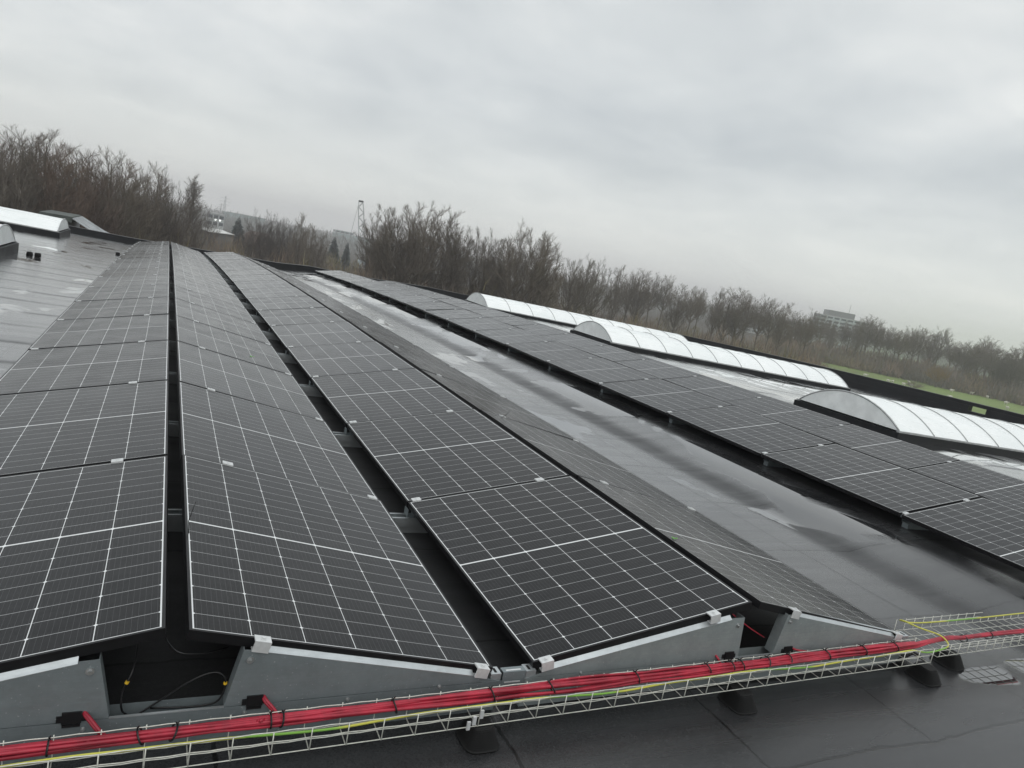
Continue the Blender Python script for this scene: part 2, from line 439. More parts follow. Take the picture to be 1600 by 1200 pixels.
# ------------------------------------------------------------------ solar panels
GR, GV, GR2 = .0704, .1737, .0608
TILT = .2037
WX, HZ = PW * math.cos(TILT), PW * math.sin(TILT)
xA = -GR / 2 - WX
xB = GR / 2
xC = xB + WX + GV
xD = xC + WX + GR2
xE = 5.97
xF = xE + WX + GR2
xG = xF + WX + GV
ROWS = {'A': (xA, 1), 'B': (xB, -1), 'C': (xC, 1), 'D': (xD, -1), 'E': (xE, 1), 'F': (xF, -1), 'G': (xG, 1)}
def row_edges(r):
    x0, d = ROWS[r]; x1 = x0 + WX
    return x0, x1, (0 if d > 0 else HZ) + zoff(x0), (HZ if d > 0 else 0) + zoff(x1)

def clamp_mesh(end):
    b = MB()
    w = .027
    if end == 0:                                                    # mid clamp: a plate bridging two frames
        b.box(-w, w, -.021, .021, .0005, .0065); b.box(-w, w, -.008, .008, -.03, .0004)
        b.tube([(0, 0, .0065), (0, 0, .011)], .0075, 8)
    else:                                                           # end clamp: a Z-shaped block gripping the outer frame
        s = end
        b.box(-w, w, min(0, s * .034) , max(0, s * .034), .0005, .0055) if False else None
        y0, y1 = sorted((-s * .011, s * .028))
        b.box(-w, w, y0, y1, .0005, .0055)
        y0, y1 = sorted((s * .0235, s * .028)); b.box(-w, w, y0, y1, -.034, .0003)
        y0, y1 = sorted((s * .002, s * .023)); b.box(-w, w, y0, y1, -.034, -.030)
        b.tube([(0, s * .010, .0055), (0, s * .010, .0075)], .011, 10); b.tube([(0, s * .010, .0076), (0, s * .010, .0125)], .0075, 6)
    return b.mesh('clamp', M['alu'])
CLAMPS = {e: clamp_mesh(e) for e in (0, -1, 1)}
def frame_mesh():
    b = MB(); lip = .0105; W2, L2 = PW / 2, PL / 2
    b.box(-W2, W2, -L2, -L2 + lip, 0, PT); b.box(-W2, W2, L2 - lip, L2, 0, PT)
    b.box(-W2, -W2 + lip, -L2 + lip, L2 - lip, 0, PT); b.box(W2 - lip, W2, -L2 + lip, L2 - lip, 0, PT)
    return b.mesh('frame', M['frame'])
def glass_mesh():
    b = MB(); lip = .0106; b.box(-PW / 2 + lip, PW / 2 - lip, -PL / 2 + lip, PL / 2 - lip, PT - .006, PT - .0012)
    return b.mesh('glass', [M['cells']])
FRAME, GLASS = frame_mesh(), glass_mesh()
def new_child(name, me, parent, loc=(0, 0, 0)):
    o = bpy.data.objects.new(name, me); COL.objects.link(o); o.parent = parent; o.location = loc
    return o
def make_panel(d, first=False, last=False, ridge_clamp=True):
    root = bpy.data.objects.new('solar_panel', None); COL.objects.link(root)
    new_child('frame', FRAME, root); new_child('glass', GLASS, root)
    xs = (d * (PW / 2 - .232), d * -(PW / 2 - .055))                # near the ridge and near the low edge
    for x in xs:
        if first and (ridge_clamp or x != xs[0]): new_child('clamp', CLAMPS[-1], root, (x, -PL / 2, PT))
        new_child('clamp', CLAMPS[1 if last else 0], root, (x, PL / 2 + (0 if last else .01), PT))
    remember(root)
    return root
def panel_matrix(r, k):
    x0, x1, z0, z1 = row_edges(r)
    y0 = k * PITCHY; y1 = y0 + PL
    ex = Vector((x1 - x0, 0, z1 - z0)).normalized()
    ey = Vector((0, y1 - y0, bend(y0) - bend(y1))); ey = (ey - ex * ey.dot(ex)).normalized()
    ez = ex.cross(ey)
    c = Vector(((x0 + x1) / 2, (y0 + y1) / 2, (z0 + z1) / 2 - (bend(y0) + bend(y1)) / 2)) - ez * PT
    mt = Matrix((ex, ey, ez)).transposed().to_4x4(); mt.translation = c
    return mt
ROW_LABEL = {
    'A': '%s solar panel from the tray in the leftmost row, left of the ridge gap',
    'B': '%s solar panel from the tray in the second row, between ridge gap and wide gap',
    'C': '%s solar panel from the tray in the third row, rising from the wide gap',
    'D': '%s solar panel from the tray in the fourth row, falling to the bare aisle',
    'E': '%s solar panel from the near end in the row rising across the bare aisle',
    'F': '%s solar panel from the near end in the row hidden behind the ridge',
    'G': '%s solar panel from the near end in the rightmost row, by the rooflights'}
jit = random.Random(11)
protos = {}
for r, (x0, d) in ROWS.items():
    for k in range(18):
        if r in 'FG' and k == 0: continue
        key = (d, k == 0, k == 17, r != 'A')
        if key not in protos: o = protos[key] = make_panel(*key)
        else: o = copy_tree(protos[key])
        mt = panel_matrix(r, k)
        o.matrix_world = mt @ Matrix.Rotation(jit.gauss(0, .0028), 4, 'X') @ Matrix.Rotation(jit.gauss(0, .0024), 4, 'Y')
        tag(o, ROW_LABEL[r] % ordinal(k + 1), 'solar panel', 'solar panels laid in rows on the roof')

# ------------------------------------------------------------------ mounting rails between the panels
def make_rail(rows, xa, xb, k):
    """a galvanised cross rail with short brackets under the low edges and posts under the ridges"""
    y = k * PITCHY - .01; cx = (xa + xb) / 2
    root = bpy.data.objects.new('mounting_rail', None); COL.objects.link(root)
    z0 = zroof(cx, y); root.location = (cx, y, z0)
    b = MB()
    n = 8
    pts = [xa + (xb - xa) * i / n for i in range(n + 1)]
    for p, q in zip(pts, pts[1:]):
        for (y0, y1, h0, h1) in ((-.04, .04, .044, .048), (-.042, -.040, .044, .098), (.040, .042, .044, .098), (-.042, -.026, .098, .100), (.026, .042, .098, .100), (-.03, .03, .001, .0435)):
            A = [(p - cx, y0, zroof(p, y) - z0), (q - cx, y0, zroof(q, y) - z0)]
            B = [(p - cx, y1, zroof(p, y) - z0), (q - cx, y1, zroof(q, y) - z0)]
            v = [(a[0], a[1], a[2] + h) for h in (h0, h1) for a in (A[0], A[1], B[1], B[0])]
            b.add(v, [(3, 2, 1, 0), (4, 5, 6, 7), (0, 1, 5, 4), (1, 2, 6, 5), (2, 3, 7, 6), (3, 0, 4, 7)])
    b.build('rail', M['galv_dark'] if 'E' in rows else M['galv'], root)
    for r in rows:
        x0, x1, za, zb = row_edges(r); d = ROWS[r][1]
        lo = (x0 + (.035 if r == 'E' else .02)) if d > 0 else (x1 - .02); zl = (za if d > 0 else zb)
        hi = (x1 - .2) if d > 0 else (x0 + .2); zh = (zb if d > 0 else za) - .042
        bb = MB()
        zt = zl - bend(y) - PT - .004 - z0
        zb_ = zroof(lo, y) - z0 + .101
        bb.box(lo - cx - .02, lo - cx + .03, -.035, .035, zb_, zb_ + .003)
        bb.box(lo - cx - .02, lo - cx - .017, -.035, .035, zb_ + .003, max(zt, zb_ + .02)); bb.box(lo - cx + .027, lo - cx + .030, -.035, .035, zb_ + .003, max(zt, zb_ + .02))
        bb.build('low_bracket', M['galv_dark'], root)
        pb = MB(); zt = zh - bend(y) - PT - .004 - z0
        pb.box(hi - cx - .02, hi - cx + .02, -.03, -.027, zb_, zt); pb.box(hi - cx - .02, hi - cx + .02, .027, .03, zb_, zt); pb.box(hi - cx - .02, hi - cx - .017, -.027, .027, zb_, zt)
        pb.build('ridge_post', M['galv_dark'], root)
    return root
for k in range(1, 19):
    o = make_rail('ABCD', xA - .02, xD + WX + .02, k)
    tag(o, 'galvanised cross rail in the wide gap of the left array, %s from the cable tray' % ordinal(k), 'mounting rail', 'cross rails under the panels')
    if k >= 1:
        o = make_rail('EFG', xE + .10, xG + WX + .02, k)
        tag(o, 'galvanised cross rail under the low edge across the aisle, %s from the near end' % ordinal(k), 'mounting rail', 'cross rails under the panels')

# ------------------------------------------------------------------ front end frames of the left array
YF = -.018
def disc(b, x, z, r, d=.004, y=YF - .0021, n=12):
    b.tube([(x, y, z), (x, y - d, z)], r, n)
def front_frame(xl, label, left_slant, steel):
    """end frame under two rows: two tapering side plates, an open trapezoid between them and a bottom rail"""
    root = empty('end_frame', (xl + WX + .03, YF, DECK), label, 'mounting frame')
    O = root.location
    def to(p): return (p[0] - O.x, p[1] - O.y, p[2] - O.z)
    xm = xl + WX + GR / 2                                           # ridge line
    for s in (-1, 1):
        slant = left_slant if s < 0 else True
        X = lambda t: xm + s * t
        tb = .165 if slant else .055
        poly = [(tb, -.052), (.205, .150), (.262, .146), (.262, .140), (1.055, -.022), (1.16, -.052)]
        if not slant: poly[1] = (.075, .150); poly[2] = (.15, .150); poly[3] = (.15, .143)
        b = MB()
        b.prism([to((X(t), YF, z)) for t, z in poly], (0, -.002, 0))
        # edge return of the opening
        a0, a1 = poly[0], poly[1]
        b.prism([to((X(a0[0]), YF + .0005, a0[1])), to((X(a1[0]), YF + .0005, a1[1])), to((X(a1[0] + .002), YF + .0005, a1[1])), to((X(a0[0] + .002), YF + .0005, a0[1]))], (0, .05, 0))
        plate = b.build('side_plate', steel, root)
        f = MB()                                                    # bright fold along the plate's sloping top
        p0, p1 = poly[3], poly[4]
        for q0, q1, z0, z1, y0, y1 in ((p0, p1, .0005, .0045, YF - .0028, YF + .004), (p0, p1, .003, .022, YF + .0045, YF + .03)):
            v = [to(p) for p in ((X(q0[0]), y0, q0[1] + z0), (X(q1[0]), y0, q1[1] + z0), (X(q1[0]), y1, q1[1] + z1), (X(q0[0]), y1, q0[1] + z1),
                                 (X(q0[0]), y0, q0[1] + z0 - .002), (X(q1[0]), y0, q1[1] + z0 - .002), (X(q1[0]), y1, q1[1] + z1 - .002), (X(q0[0]), y1, q0[1] + z1 - .002))]
            f.add(v, [(0, 1, 2, 3), (7, 6, 5, 4), (0, 4, 5, 1), (1, 5, 6, 2), (2, 6, 7, 3), (3, 7, 4, 0)])
        f.build('top_fold', M['galv'], plate)
        for t, z, rr in ((.228 if slant else .105, .113, .012), (.575, -.066, .007), (.92, -.052, .007), (.232 if slant else .12, -.078, .007), (.19 if slant else .07, -.085, .005)):
            k = MB(); disc(k, X(t) - O.x, z - O.z, rr, .003, -.0045 if z < -.053 else -.0022); disc(k, X(t) - O.x, z - O.z, rr * .55, .008, -.0075 if z < -.053 else -.0052, 6)
            k.build('bolt', M['zinc'], plate)
        # low-edge bracket holding the clamp, with its dark pipe end
        lb = MB()
        lb.box(X(1.13) - O.x - .06, X(1.13) - O.x + .045, -.001, .05, -.088 - O.z, -.056 - O.z)
        lb.box(X(1.155) - O.x - .022, X(1.155) - O.x + .022, .002, .05, -.0555 - O.z, -.026 - O.z)
        lb.build('corner_bracket', M['galv'], root)
        pe = MB(); pe.tube([(X(1.158) - O.x, .012, -.036 - O.z), (X(1.158) - O.x, .04, -.036 - O.z)], .012, 12); pe.build('pipe_end', M['rubber'], root)
        # cable inlet: black brush plates
        ci = MB(); cx_, cz_ = (.262 if slant else .115), -.038
        ci.box(X(cx_) - O.x - .028, X(cx_) - O.x + .024, -.008, -.0022, cz_ - O.z - .018, cz_ - O.z + .020)
        ci.box(X(cx_) - O.x - .042, X(cx_) - O.x + .036, -.006, -.0021, cz_ - O.z - .012, cz_ - O.z + .008)
        ci.box(X(cx_) - O.x - .026, X(cx_) - O.x + .022, -.007, -.0021, cz_ - O.z - .030, cz_ - O.z - .021)
        ci.build('cable_inlet', M['plastic'], root)
    rb = MB()
    rb.box(xl - .035 - O.x, xl + 2 * WX + GR + .035 - O.x, -.004, -.0021, -.118 - O.z, -.0535 - O.z)
    rb.box(xl - .035 - O.x, xl + 2 * WX + GR + .035 - O.x, -.002, .075, -.118 - O.z, -.115 - O.z)
    rb.box(xl + .1 - O.x, xl + 2 * WX + GR - .1 - O.x, .070, .073, -.1149 - O.z, -.058 - O.z)
    rb.box(xl - .03 - O.x, xl + 2 * WX + GR + .03 - O.x, .012, .06, .0005, .071)
    rb.build('bottom_rail', steel, root)
    le = MB(); le.box(xm - .165 - O.x, xm + .165 - O.x, -.0045, .0045, -.0532 - O.z, -.0505 - O.z); le.build('opening_lip', M['galv'], root)
    return root
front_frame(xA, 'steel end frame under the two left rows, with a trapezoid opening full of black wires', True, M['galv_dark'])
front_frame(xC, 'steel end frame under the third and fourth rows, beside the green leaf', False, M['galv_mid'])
# joining piece across the wide gap
o = empty('rail_joint', (xB + WX + GV / 2, YF, -.15), 'slotted galvanised joint between the two end frames at the wide gap', 'rail joint')
b = MB(); g = GV / 2 - .037
b.box(-g, g, -.003, -.001, .05, .128); b.box(-g, g, -.003, .028, .1285, .131); b.box(-g, g, .028, .030, .05, .131); b.box(-g, g, .030, .055, .1, .1025); b.build('joint_plate', M['galv_dark'], o)
b = MB(); b.box(-g * .8, g * .6, -.0045, -.0031, .085, .090); b.box(-g * .7, g * .6, .004, .012, .1311, .1325); b.build('slot', M['alu'], o)
# bits of tape/gap inside the openings: black solar leads with yellow tags
def spline(pts, n=8):
    pts = [Vector(p) for p in pts]; out_ = []
    P_ = [pts[0] * 2 - pts[1]] + pts + [pts[-1] * 2 - pts[-2]]
    for i in range(1, len(P_) - 2):
        p0, p1, p2, p3 = P_[i - 1:i + 3]
        for k in range(n):
            t = k / n
            out_.append(.5 * ((2 * p1) + (-p0 + p2) * t + (2 * p0 - 5 * p1 + 4 * p2 - p3) * t * t + (-p0 + 3 * p1 - 3 * p2 + p3) * t ** 3))
    out_.append(pts[-1]); return out_
def lead(pts, label, tagpos=None):
    root = empty('panel_lead', pts[0], label, 'cable')
    o0 = Vector(pts[0]); b = MB(); sp = [p - o0 for p in spline(pts)]; b.tube(sp, .0032, 6); b.build('lead', M['plastic'], root, True)
    if tagpos is not None:
        i = int(tagpos * (len(sp) - 2)); b = MB(); b.tube([sp[i], sp[i].lerp(sp[i + 1], .9)], .0062, 8); b.build('tag', M['tagyellow'], root)
lead([(-.10, .25, .13), (-.11, .06, .07), (-.135, .03, .0), (-.13, .02, -.06), (-.10, .05, -.10), (-.12, .12, -.12)], 'black lead with a yellow tag hanging at the left of the trapezoid opening', .32)
lead([(-.12, .03, -.11), (-.04, .04, -.06), (.06, .03, .02), (.13, .03, .045), (.165, .02, .02), (.15, .015, -.05), (.08, .03, -.075), (-.05, .05, -.08)], 'long looping black lead with a yellow tag across the trapezoid opening', .60)
lead([(-.06, .2, .16), (0, .06, .12), (.08, .05, .105), (.17, .1, .09)], 'short black lead with an inline plug under the ridge of the left frame')
lead([(2.41, .03, .03), (2.425, .03, -.02), (2.415, .04, -.07), (2.40, .05, -.10)], 'black lead curling down the left side of the right opening')
b = MB(); b.tube([p - Vector((2.42, .1, .11)) for p in spline([(2.42, .1, .11), (2.52, .06, .05), (2.62, .04, .0)])], .0028, 6)
o = b.build('panel_lead', M['red'], None, True); o.location = (2.42, .1, .11); tag(o, 'thin red lead sagging across the dark right opening', 'cable')

# ------------------------------------------------------------------ cable tray, red cables, rubber feet
def ty(x): return -.20 + .014 * x                                    # front of the tray
def tz(x): return -.115 + .003 * x
TRAY_W, TRAY_H = .098, .080
rng = random.Random(5)
def make_tray(name, x0, x1, yf, yb, zb, h, label, step=.1, back_from=None):
    root = empty(name, (x0, yf(x0), DECK), label, 'cable tray'); O = root.location
    b = MB(); rw = .0020
    n = int((x1 - x0) / (step / 2))
    def wob(i, s): return .0016 * math.sin(i * math.pi + s)
    w = yb(0) - yf(0); nb = max(2, int(round(w / .075)))
    for j in range(nb + 1):                                        # floor wires along the tray
        b.tube([(x - O.x, yf(x) + (yb(x) - yf(x)) * j / nb - O.y, zb(x) - O.z + wob(i, j)) for i in range(n + 1) for x in [x0 + (x1 - x0) * i / n]], rw, 5)
    for f, hh in ((yf, h * .55), (yf, h), (yb, h * .55), (yb, h)):
        xs0 = x0 + (step if f is yb and back_from else 0); xs1 = back_from if (f is yb and back_from) else x1
        m_ = int((xs1 - xs0) / (step / 2))
        b.tube([(x - O.x, f(x) - O.y, zb(x) + hh - O.z + wob(i, hh * 50)) for i in range(m_ + 1) for x in [xs0 + (xs1 - xs0) * i / m_]], rw, 5)
    c = b
    for i in range(int((x1 - x0) / step) + 1):
        x = x0 + step * i
        off = .0045
        c.tube([(x - O.x, yf(x) - off - O.y, zb(x) + h + .004 - O.z), (x - O.x, yf(x) - off - O.y, zb(x) - off + .006 - O.z), (x - O.x, yf(x) + .004 - O.y, zb(x) - off - O.z),
                (x - O.x, yb(x) - .004 - O.y, zb(x) - off - O.z), (x - O.x, yb(x) + off - O.y, zb(x) - off + .006 - O.z)] +
               ([(x - O.x, yb(x) + off - O.y, zb(x) + h + .004 - O.z)] if not back_from or x < back_from + .01 else [(x - O.x, yb(x) + off - O.y, zb(x) + .02 - O.z)]), rw, 5)
    c.build('wire_mesh', M['wire'], root, True)
    return root
t1 = make_tray('cable_tray', -1.62, 3.66, ty, lambda x: ty(x) + TRAY_W, tz, TRAY_H, 'long narrow wire cable tray crossing below the steel end frames', .12)
cl = MB(); O = t1.location
for xx in (.98, 1.0, 1.025):
    cl.box(xx - O.x - .007, xx - O.x + .006, ty(xx) - .012 - O.y, ty(xx) - .005 - O.y, tz(xx) - .004 - O.z + (xx - .98) * .9, tz(xx) + .028 - O.z + (xx - .98) * .9)
cl.build('coupler', M['alu'], t1)
t2 = make_tray('cable_tray', 3.78, 6.2, lambda x: -.115 + .02 * (x - 3.8), lambda x: .15 + .02 * (x - 3.8), lambda x: -.10, .064, 'wide wire cable tray with an open back side at the right end of the cables', .085, 4.62)

def make_bundle():
    root = empty('cable_bundle', (-1.6, ty(-1.6) + .06, DECK), 'bundle of red solar cables tied into the tray along the end frames', 'cable bundle')
    O = root.location
    r = random.Random(8)
    slots = [(-.030, .020), (-.015, .022), (0.0, .021), (.015, .023), (.029, .022), (-.024, .035), (-.009, .037), (.007, .036), (.021, .037), (-.016, .049), (0., .050), (.014, .049), (-.006, .061), (.008, .060)]
    slots = [(a * .62 + .026, .064 + (b_ - .02) * .50) for a, b_ in slots]
    ends = [3.95] * 14
    for j, (a, h) in enumerate(slots):
        ph = r.random() * 6.28; ph2 = r.random() * 6.28; cr = r.uniform(1.2, 3.4)
        b = MB(); pts = []
        x = -1.62
        n = 96
        for i in range(n + 1):
            x = -1.62 + (3.62 + 1.62) * i / n
            tie = .35 + .65 * abs(math.sin(x * 5.2))
            pts.append((x - O.x, ty(x) + .055 + a + .013 * tie * math.sin(x * cr + ph) - O.y, tz(x) + h * .86 + .006 * tie * math.sin(x * 3.1 + ph2) - O.z))
        for x_, y_, z_ in ((3.74, ty(3.74) + .075, tz(3.7) + .045), (3.86, -.065, -.055), (3.96, -.06, -.055)):
            if j in (0, 5, 9, 12, 3, 7): pts.append((x_ - O.x, y_ + a * .7 - O.y, z_ + (h - .04) * .5 - O.z))
        if j in (0, 5, 9, 12, 3, 7):
            for i in range(1, 20):
                x_ = 3.96 + i * .12; pts.append((x_ - O.x, -.06 + .02 * (x_ - 3.96) + a * .6 + .004 * math.sin(x_ * 6 + ph) - O.y, -.065 + (h - .04) * .5 - O.z))
        b.tube(pts, (.0050 + .0009 * r.random()), 7)
        b.build('cable', M['red'], root, True)
    for i, x in enumerate((-.44, -.31, -.075, .015, .30, .335, .72, 1.10, 1.36, 1.77, 2.16, 2.30, 2.36, 2.52, 2.66, 2.93, 3.2, 3.45, 4.1, 4.35)):
        b = MB()
        if x < 3.7: cy, cz, ry, rz = ty(x) + .081, tz(x) + .064, .031, .021
        else: cy, cz, ry, rz = -.045 + .02 * (x - 3.96), -.058, .024, .018
        sk = r.uniform(-.012, .012)
        ring = [Vector((x + sk * math.sin(t) - O.x, cy + ry * math.cos(t) - O.y, cz + rz * math.sin(t) - O.z)) for t in [2 * math.pi * q / 14 for q in range(15)]]
        b.tube(ring, .0032, 5, False); b.tube([ring[3], ring[3] + Vector((.004, -.012, .018))], .002, 4)
        b.build('cable_tie', M['plastic'], root)
    # branches up into the black inlets of the end frames
    def branch(pts, n=2):
        for q in range(n):
            b = MB(); b.tube(spline([Vector(p) - O + Vector((.006 * q * (1 if i else .4), -.004 * q, .003 * q)) for i, p in enumerate(pts)]), .0058, 6)
            b.build('branch_cable', M['red'], root, True)
    yb = YF - .006
    branch([(-.235, yb + .01, -.028), (-.222, yb - .012, -.034), (-.19, yb - .05, -.055), (-.158, yb - .055, -.09), (-.165, yb - .06, -.10), (-.22, ty(-.22) + .07, -.045)])
    branch([(.285, yb + .01, -.028), (.292, yb - .012, -.036), (.318, yb - .035, -.06), (.325, yb - .05, -.085), (.31, yb - .05, -.07), (.26, ty(.26) + .07, -.04)])
    branch([(2.27, yb + .01, -.032), (2.275, yb - .01, -.042), (2.295, yb - .03, -.075), (2.30, yb - .04, -.06), (2.36, ty(2.36) + .07, -.03)], 1)
    branch([(2.755, yb + .01, -.033), (2.78, yb - .014, -.034), (2.86, yb - .03, -.043), (2.92, yb - .04, -.062), (2.95, ty(2.95) + .07, -.03)], 1)
make_bundle()
# yellow-green earth wire along the front top of the tray, looping back at its end
pts = [(-1.6 + i * .15, ty(-1.6 + i * .15) + .008 + .004 * math.sin(i * 1.7), tz(-1.6 + i * .15) + .070 + .008 * math.sin(i * .8)) for i in range(35)]
pts += [(3.62, ty(3.62) + .005, -.045), (3.78, -.125, -.05), (3.87, -.10, -.045), (3.88, -.04, -.025), (3.81, .04, -.02), (3.76, .10, -.01), (3.79, .14, -.03), (3.95, .14, -.055), (4.4, .145, -.06), (5.2, .165, -.06), (6.1, .185, -.06)]
O = Vector(pts[0]); b = MB(); b.tube([p - O for p in spline(pts, 4)], .0042, 6)
o = b.build('earth_wire', M['earth'], None, True); o.location = O
tag(o, 'yellow and green earth wire along the cable tray, looping back at its end', 'earth wire')

def make_foot():
    b = MB(); n = 24
    prof = [(.078, .066, 0), (.080, .070, .006), (.074, .060, .010)]
    z = .012
    for i in range(8):
        t = i / 7
        prof += [(.070 - .026 * t, .056 - .018 * t, z), (.076 - .026 * t, .062 - .018 * t, z + .003), (.068 - .026 * t, .054 - .018 * t, z + .006)]
        z += .0072
    prof += [(.046, .040, z), (.044, .038, z + .004), (.0, .0, z + .0042)]
    vs, fs = [], []
    for a, c, zz in prof:
        for k in range(n):
            w = 2 * math.pi * k / n
            sx = math.copysign(abs(math.cos(w)) ** .55, math.cos(w)); sy = math.copysign(abs(math.sin(w)) ** .55, math.sin(w))
            vs.append((c * sx * 1.02, a * sy, zz))
    for j in range(len(prof) - 1):
        for k in range(n): fs.append((j * n + k, j * n + (k + 1) % n, (j + 1) * n + (k + 1) % n, (j + 1) * n + k))
    b.add(vs, fs)
    return b.mesh('tray_support', M['rubber'])
FOOT = make_foot()
for x, y, lab in ((-.35, ty(-.35) + .02, None), (1.045, ty(1.01) + .025, 'black ribbed rubber foot under the cable tray, below the wide gap'),
               (2.335, ty(2.28) + .02, 'black ribbed rubber foot under the cable tray, below the right opening'),
               (3.68, ty(3.6) + .02, 'black ribbed rubber foot under the end of the narrow cable tray'),
               (4.04, -.03, 'black ribbed rubber foot under the start of the wide cable tray')):
    if lab is None: continue
    o = bpy.data.objects.new('tray_support', FOOT); COL.objects.link(o); o.location = (x, y, zroof(x, y) + .001)
    tag(o, lab, 'tray support', 'rubber feet under the cable trays')

# curled black rubber hose and mat by the low corner of the fourth row
root = empty('rubber_mat', (3.72, .06, DECK + .002), 'curled black rubber mat at the low corner of the fourth row', 'rubber mat')
b = MB(); n = 14
prof = [(-.11 + .22 * i / n, .012 + .05 * math.sin(math.pi * min(1, i / n * 1.05)) ** 1.0) for i in range(n + 1)]
for (xa_, za_), (xb_, zb_) in zip(prof, prof[1:]):
    v = [(xa_, -.09, za_), (xb_, -.09, zb_), (xb_, .10, zb_), (xa_, .10, za_), (xa_, -.09, za_ - .01), (xb_, -.09, zb_ - .01), (xb_, .10, zb_ - .01), (xa_, .10, za_ - .01)]
    b.add(v, [(0, 1, 2, 3), (7, 6, 5, 4), (0, 4, 5, 1), (2, 6, 7, 3), (1, 5, 6, 2), (3, 7, 4, 0)])
b.build('mat', M['rubber'], root, True)

# ------------------------------------------------------------------ rooflights (barrel vaults)
def rooflight(x0, x1, y0, y1, rise, curb, label, nseg, open_end):
    """a barrel vault along x between x0 and x1 on a dark kerb; open_end = x of the glazed end seen (x0 or x1)"""
    yc = (y0 + y1) / 2; hw = (y1 - y0) / 2; zc_ = zroof((x0 + x1) / 2, yc)
    root = empty('rooflight', ((x0 + x1) / 2, yc, zc_), label, 'rooflight', 'white barrel rooflights on the roof')
    O = root.location
    slope = (zroof(x1, yc) - zroof(x0, yc)) / (x1 - x0)
    dz = lambda x: slope * (x - O.x) + curb
    Rr = (hw * hw + rise * rise) / (2 * rise); a0 = math.asin(min(1, hw / Rr)) if rise < hw else math.pi - math.asin(hw / Rr)
    na = 18
    arc = [(Rr * math.sin(-a0 + 2 * a0 * i / na), Rr * math.cos(-a0 + 2 * a0 * i / na) - Rr * math.cos(a0)) for i in range(na + 1)]
    k = MB(); e_ = .07
    def slab(xa, xb, ya, yb, za, zb):
        v = [(x - O.x, y, slope * (x - O.x) + z) for z in (za, zb) for y in (ya, yb) for x in (xa, xb)]
        k.add(v, [(0, 2, 3, 1), (4, 5, 7, 6), (0, 1, 5, 4), (2, 6, 7, 3), (0, 4, 6, 2), (1, 3, 7, 5)])
    slab(x0 - e_, x1 + e_, -hw - e_, -hw, -.12, curb); slab(x0 - e_, x1 + e_, hw, hw + e_, -.12, curb)
    slab(x0 - e_, x0, -hw, hw, -.12, curb); slab(x1, x1 + e_, -hw, hw, -.12, curb)
    k.build('kerb', M['felt'], root)
    al = MB()
    def slab2(xa, xb, ya, yb, za, zb):
        v = [(x - O.x, y, slope * (x - O.x) + z) for z in (za, zb) for y in (ya, yb) for x in (xa, xb)]
        al.add(v, [(0, 2, 3, 1), (4, 5, 7, 6), (0, 1, 5, 4), (2, 6, 7, 3), (0, 4, 6, 2), (1, 3, 7, 5)])
    for ya, yb in ((-hw - .05, -hw + .01), (hw - .01, hw + .05)): slab2(x0 - .04, x1 + .04, ya, yb, curb + .002, curb + .028)
    al.build('sill', M['rib'], root)
    xs = [x0 + (x1 - x0) * i / nseg for i in range(nseg + 1)]
    for xa, xb in zip(xs, xs[1:]):
        g = MB(); vs = [(x - O.x, y, z + dz(x) + .03) for x in (xa + .004, (xa + xb) / 2, xb - .004) for y, z in arc]
        # each sheet bellies very slightly between its ribs
        for i in range(na + 1):
            y, z = arc[i]; vs[na + 1 + i] = ((xa + xb) / 2 - O.x, y * 1.004, z * 1.006 + dz((xa + xb) / 2) + .033)
        fs = [(j * (na + 1) + i, j * (na + 1) + i + 1, (j + 1) * (na + 1) + i + 1, (j + 1) * (na + 1) + i) for j in range(2) for i in range(na)]
        g.add(vs, fs); g.build('glazing_sheet', M['opal'], root, True)
    for x in xs:
        rb = MB(); rb.tube([(x - O.x, y * 1.006, z * 1.012 + dz(x) + .034) for y, z in arc], (.010 if x not in (xs[0], xs[-1]) else .016), 6); rb.build('rib', M['rib'], root, True)
    for x in (x0, x1):
        eb = MB(); sgn = -1 if x == x0 else 1
        xx = x - O.x + sgn * .002
        eb.prism([(xx, y, z + dz(x) + .028) for y, z in arc], (sgn * .004, 0, 0)); eb.build('end_panel', M['opal_end'], root)
    return root
rooflight(11.45, 23.4, 5.76, 7.98, .40, .12, 'white barrel rooflight on the right with a big grey end wall, nearest the panels', 12, 0)
rooflight(11.35, 21.3, 14.80, 17.0, .40, .12, 'long white barrel rooflight on the right, second back from the nearest one', 10, 0)
rooflight(10.95, 21.0, 22.9, 25.1, .40, .12, 'white barrel rooflight on the right, farthest back against the dark trees', 10, 0)
rooflight(-14.0, -3.05, 14.2, 16.6, .38, .19, 'white barrel rooflight cut off by the left picture edge, nearest on that side', 11, 0)
rooflight(-15.3, -3.3, 25.6, 28.4, .36, .19, 'white barrel rooflight at the far left, in front of the far parapet', 6, 0)

# small loose things on the left field and the aisle
def debris(name, x, y, s, label, cat, seed, seg=2):
    rr = random.Random(seed); root = empty(name, (x, y, zroof(x, y)), label, cat)
    for i in range(seg):
        b = MB(); ox = (i - (seg - 1) / 2) * s * 1.15
        n = 10; prof = [(.42, 0), (.5, .05), (.46, .45), (.36, .62), (.2, .60), (.17, .3), (0, .29)]
        vs = [(ox + s * p[0] * math.cos(2 * math.pi * k / n), s * p[0] * math.sin(2 * math.pi * k / n), s * p[1] * (1 + .1 * rr.random())) for p in prof for k in range(n)]
        b.add(vs, [(j * n + k, j * n + (k + 1) % n, (j + 1) * n + (k + 1) % n, (j + 1) * n + k) for j in range(len(prof) - 1) for k in range(n)])
        b.build('cup', M['rubber'], root, True)
debris('roof_outlet', -2.66, 16.4, .13, 'pair of small black cups on the wet roof near the left rooflights', 'roof outlet', 1)
debris('roof_outlet', -1.36, 21.9, .12, 'single small black cup beside the far part of the leftmost panel row', 'roof outlet', 2, 1)

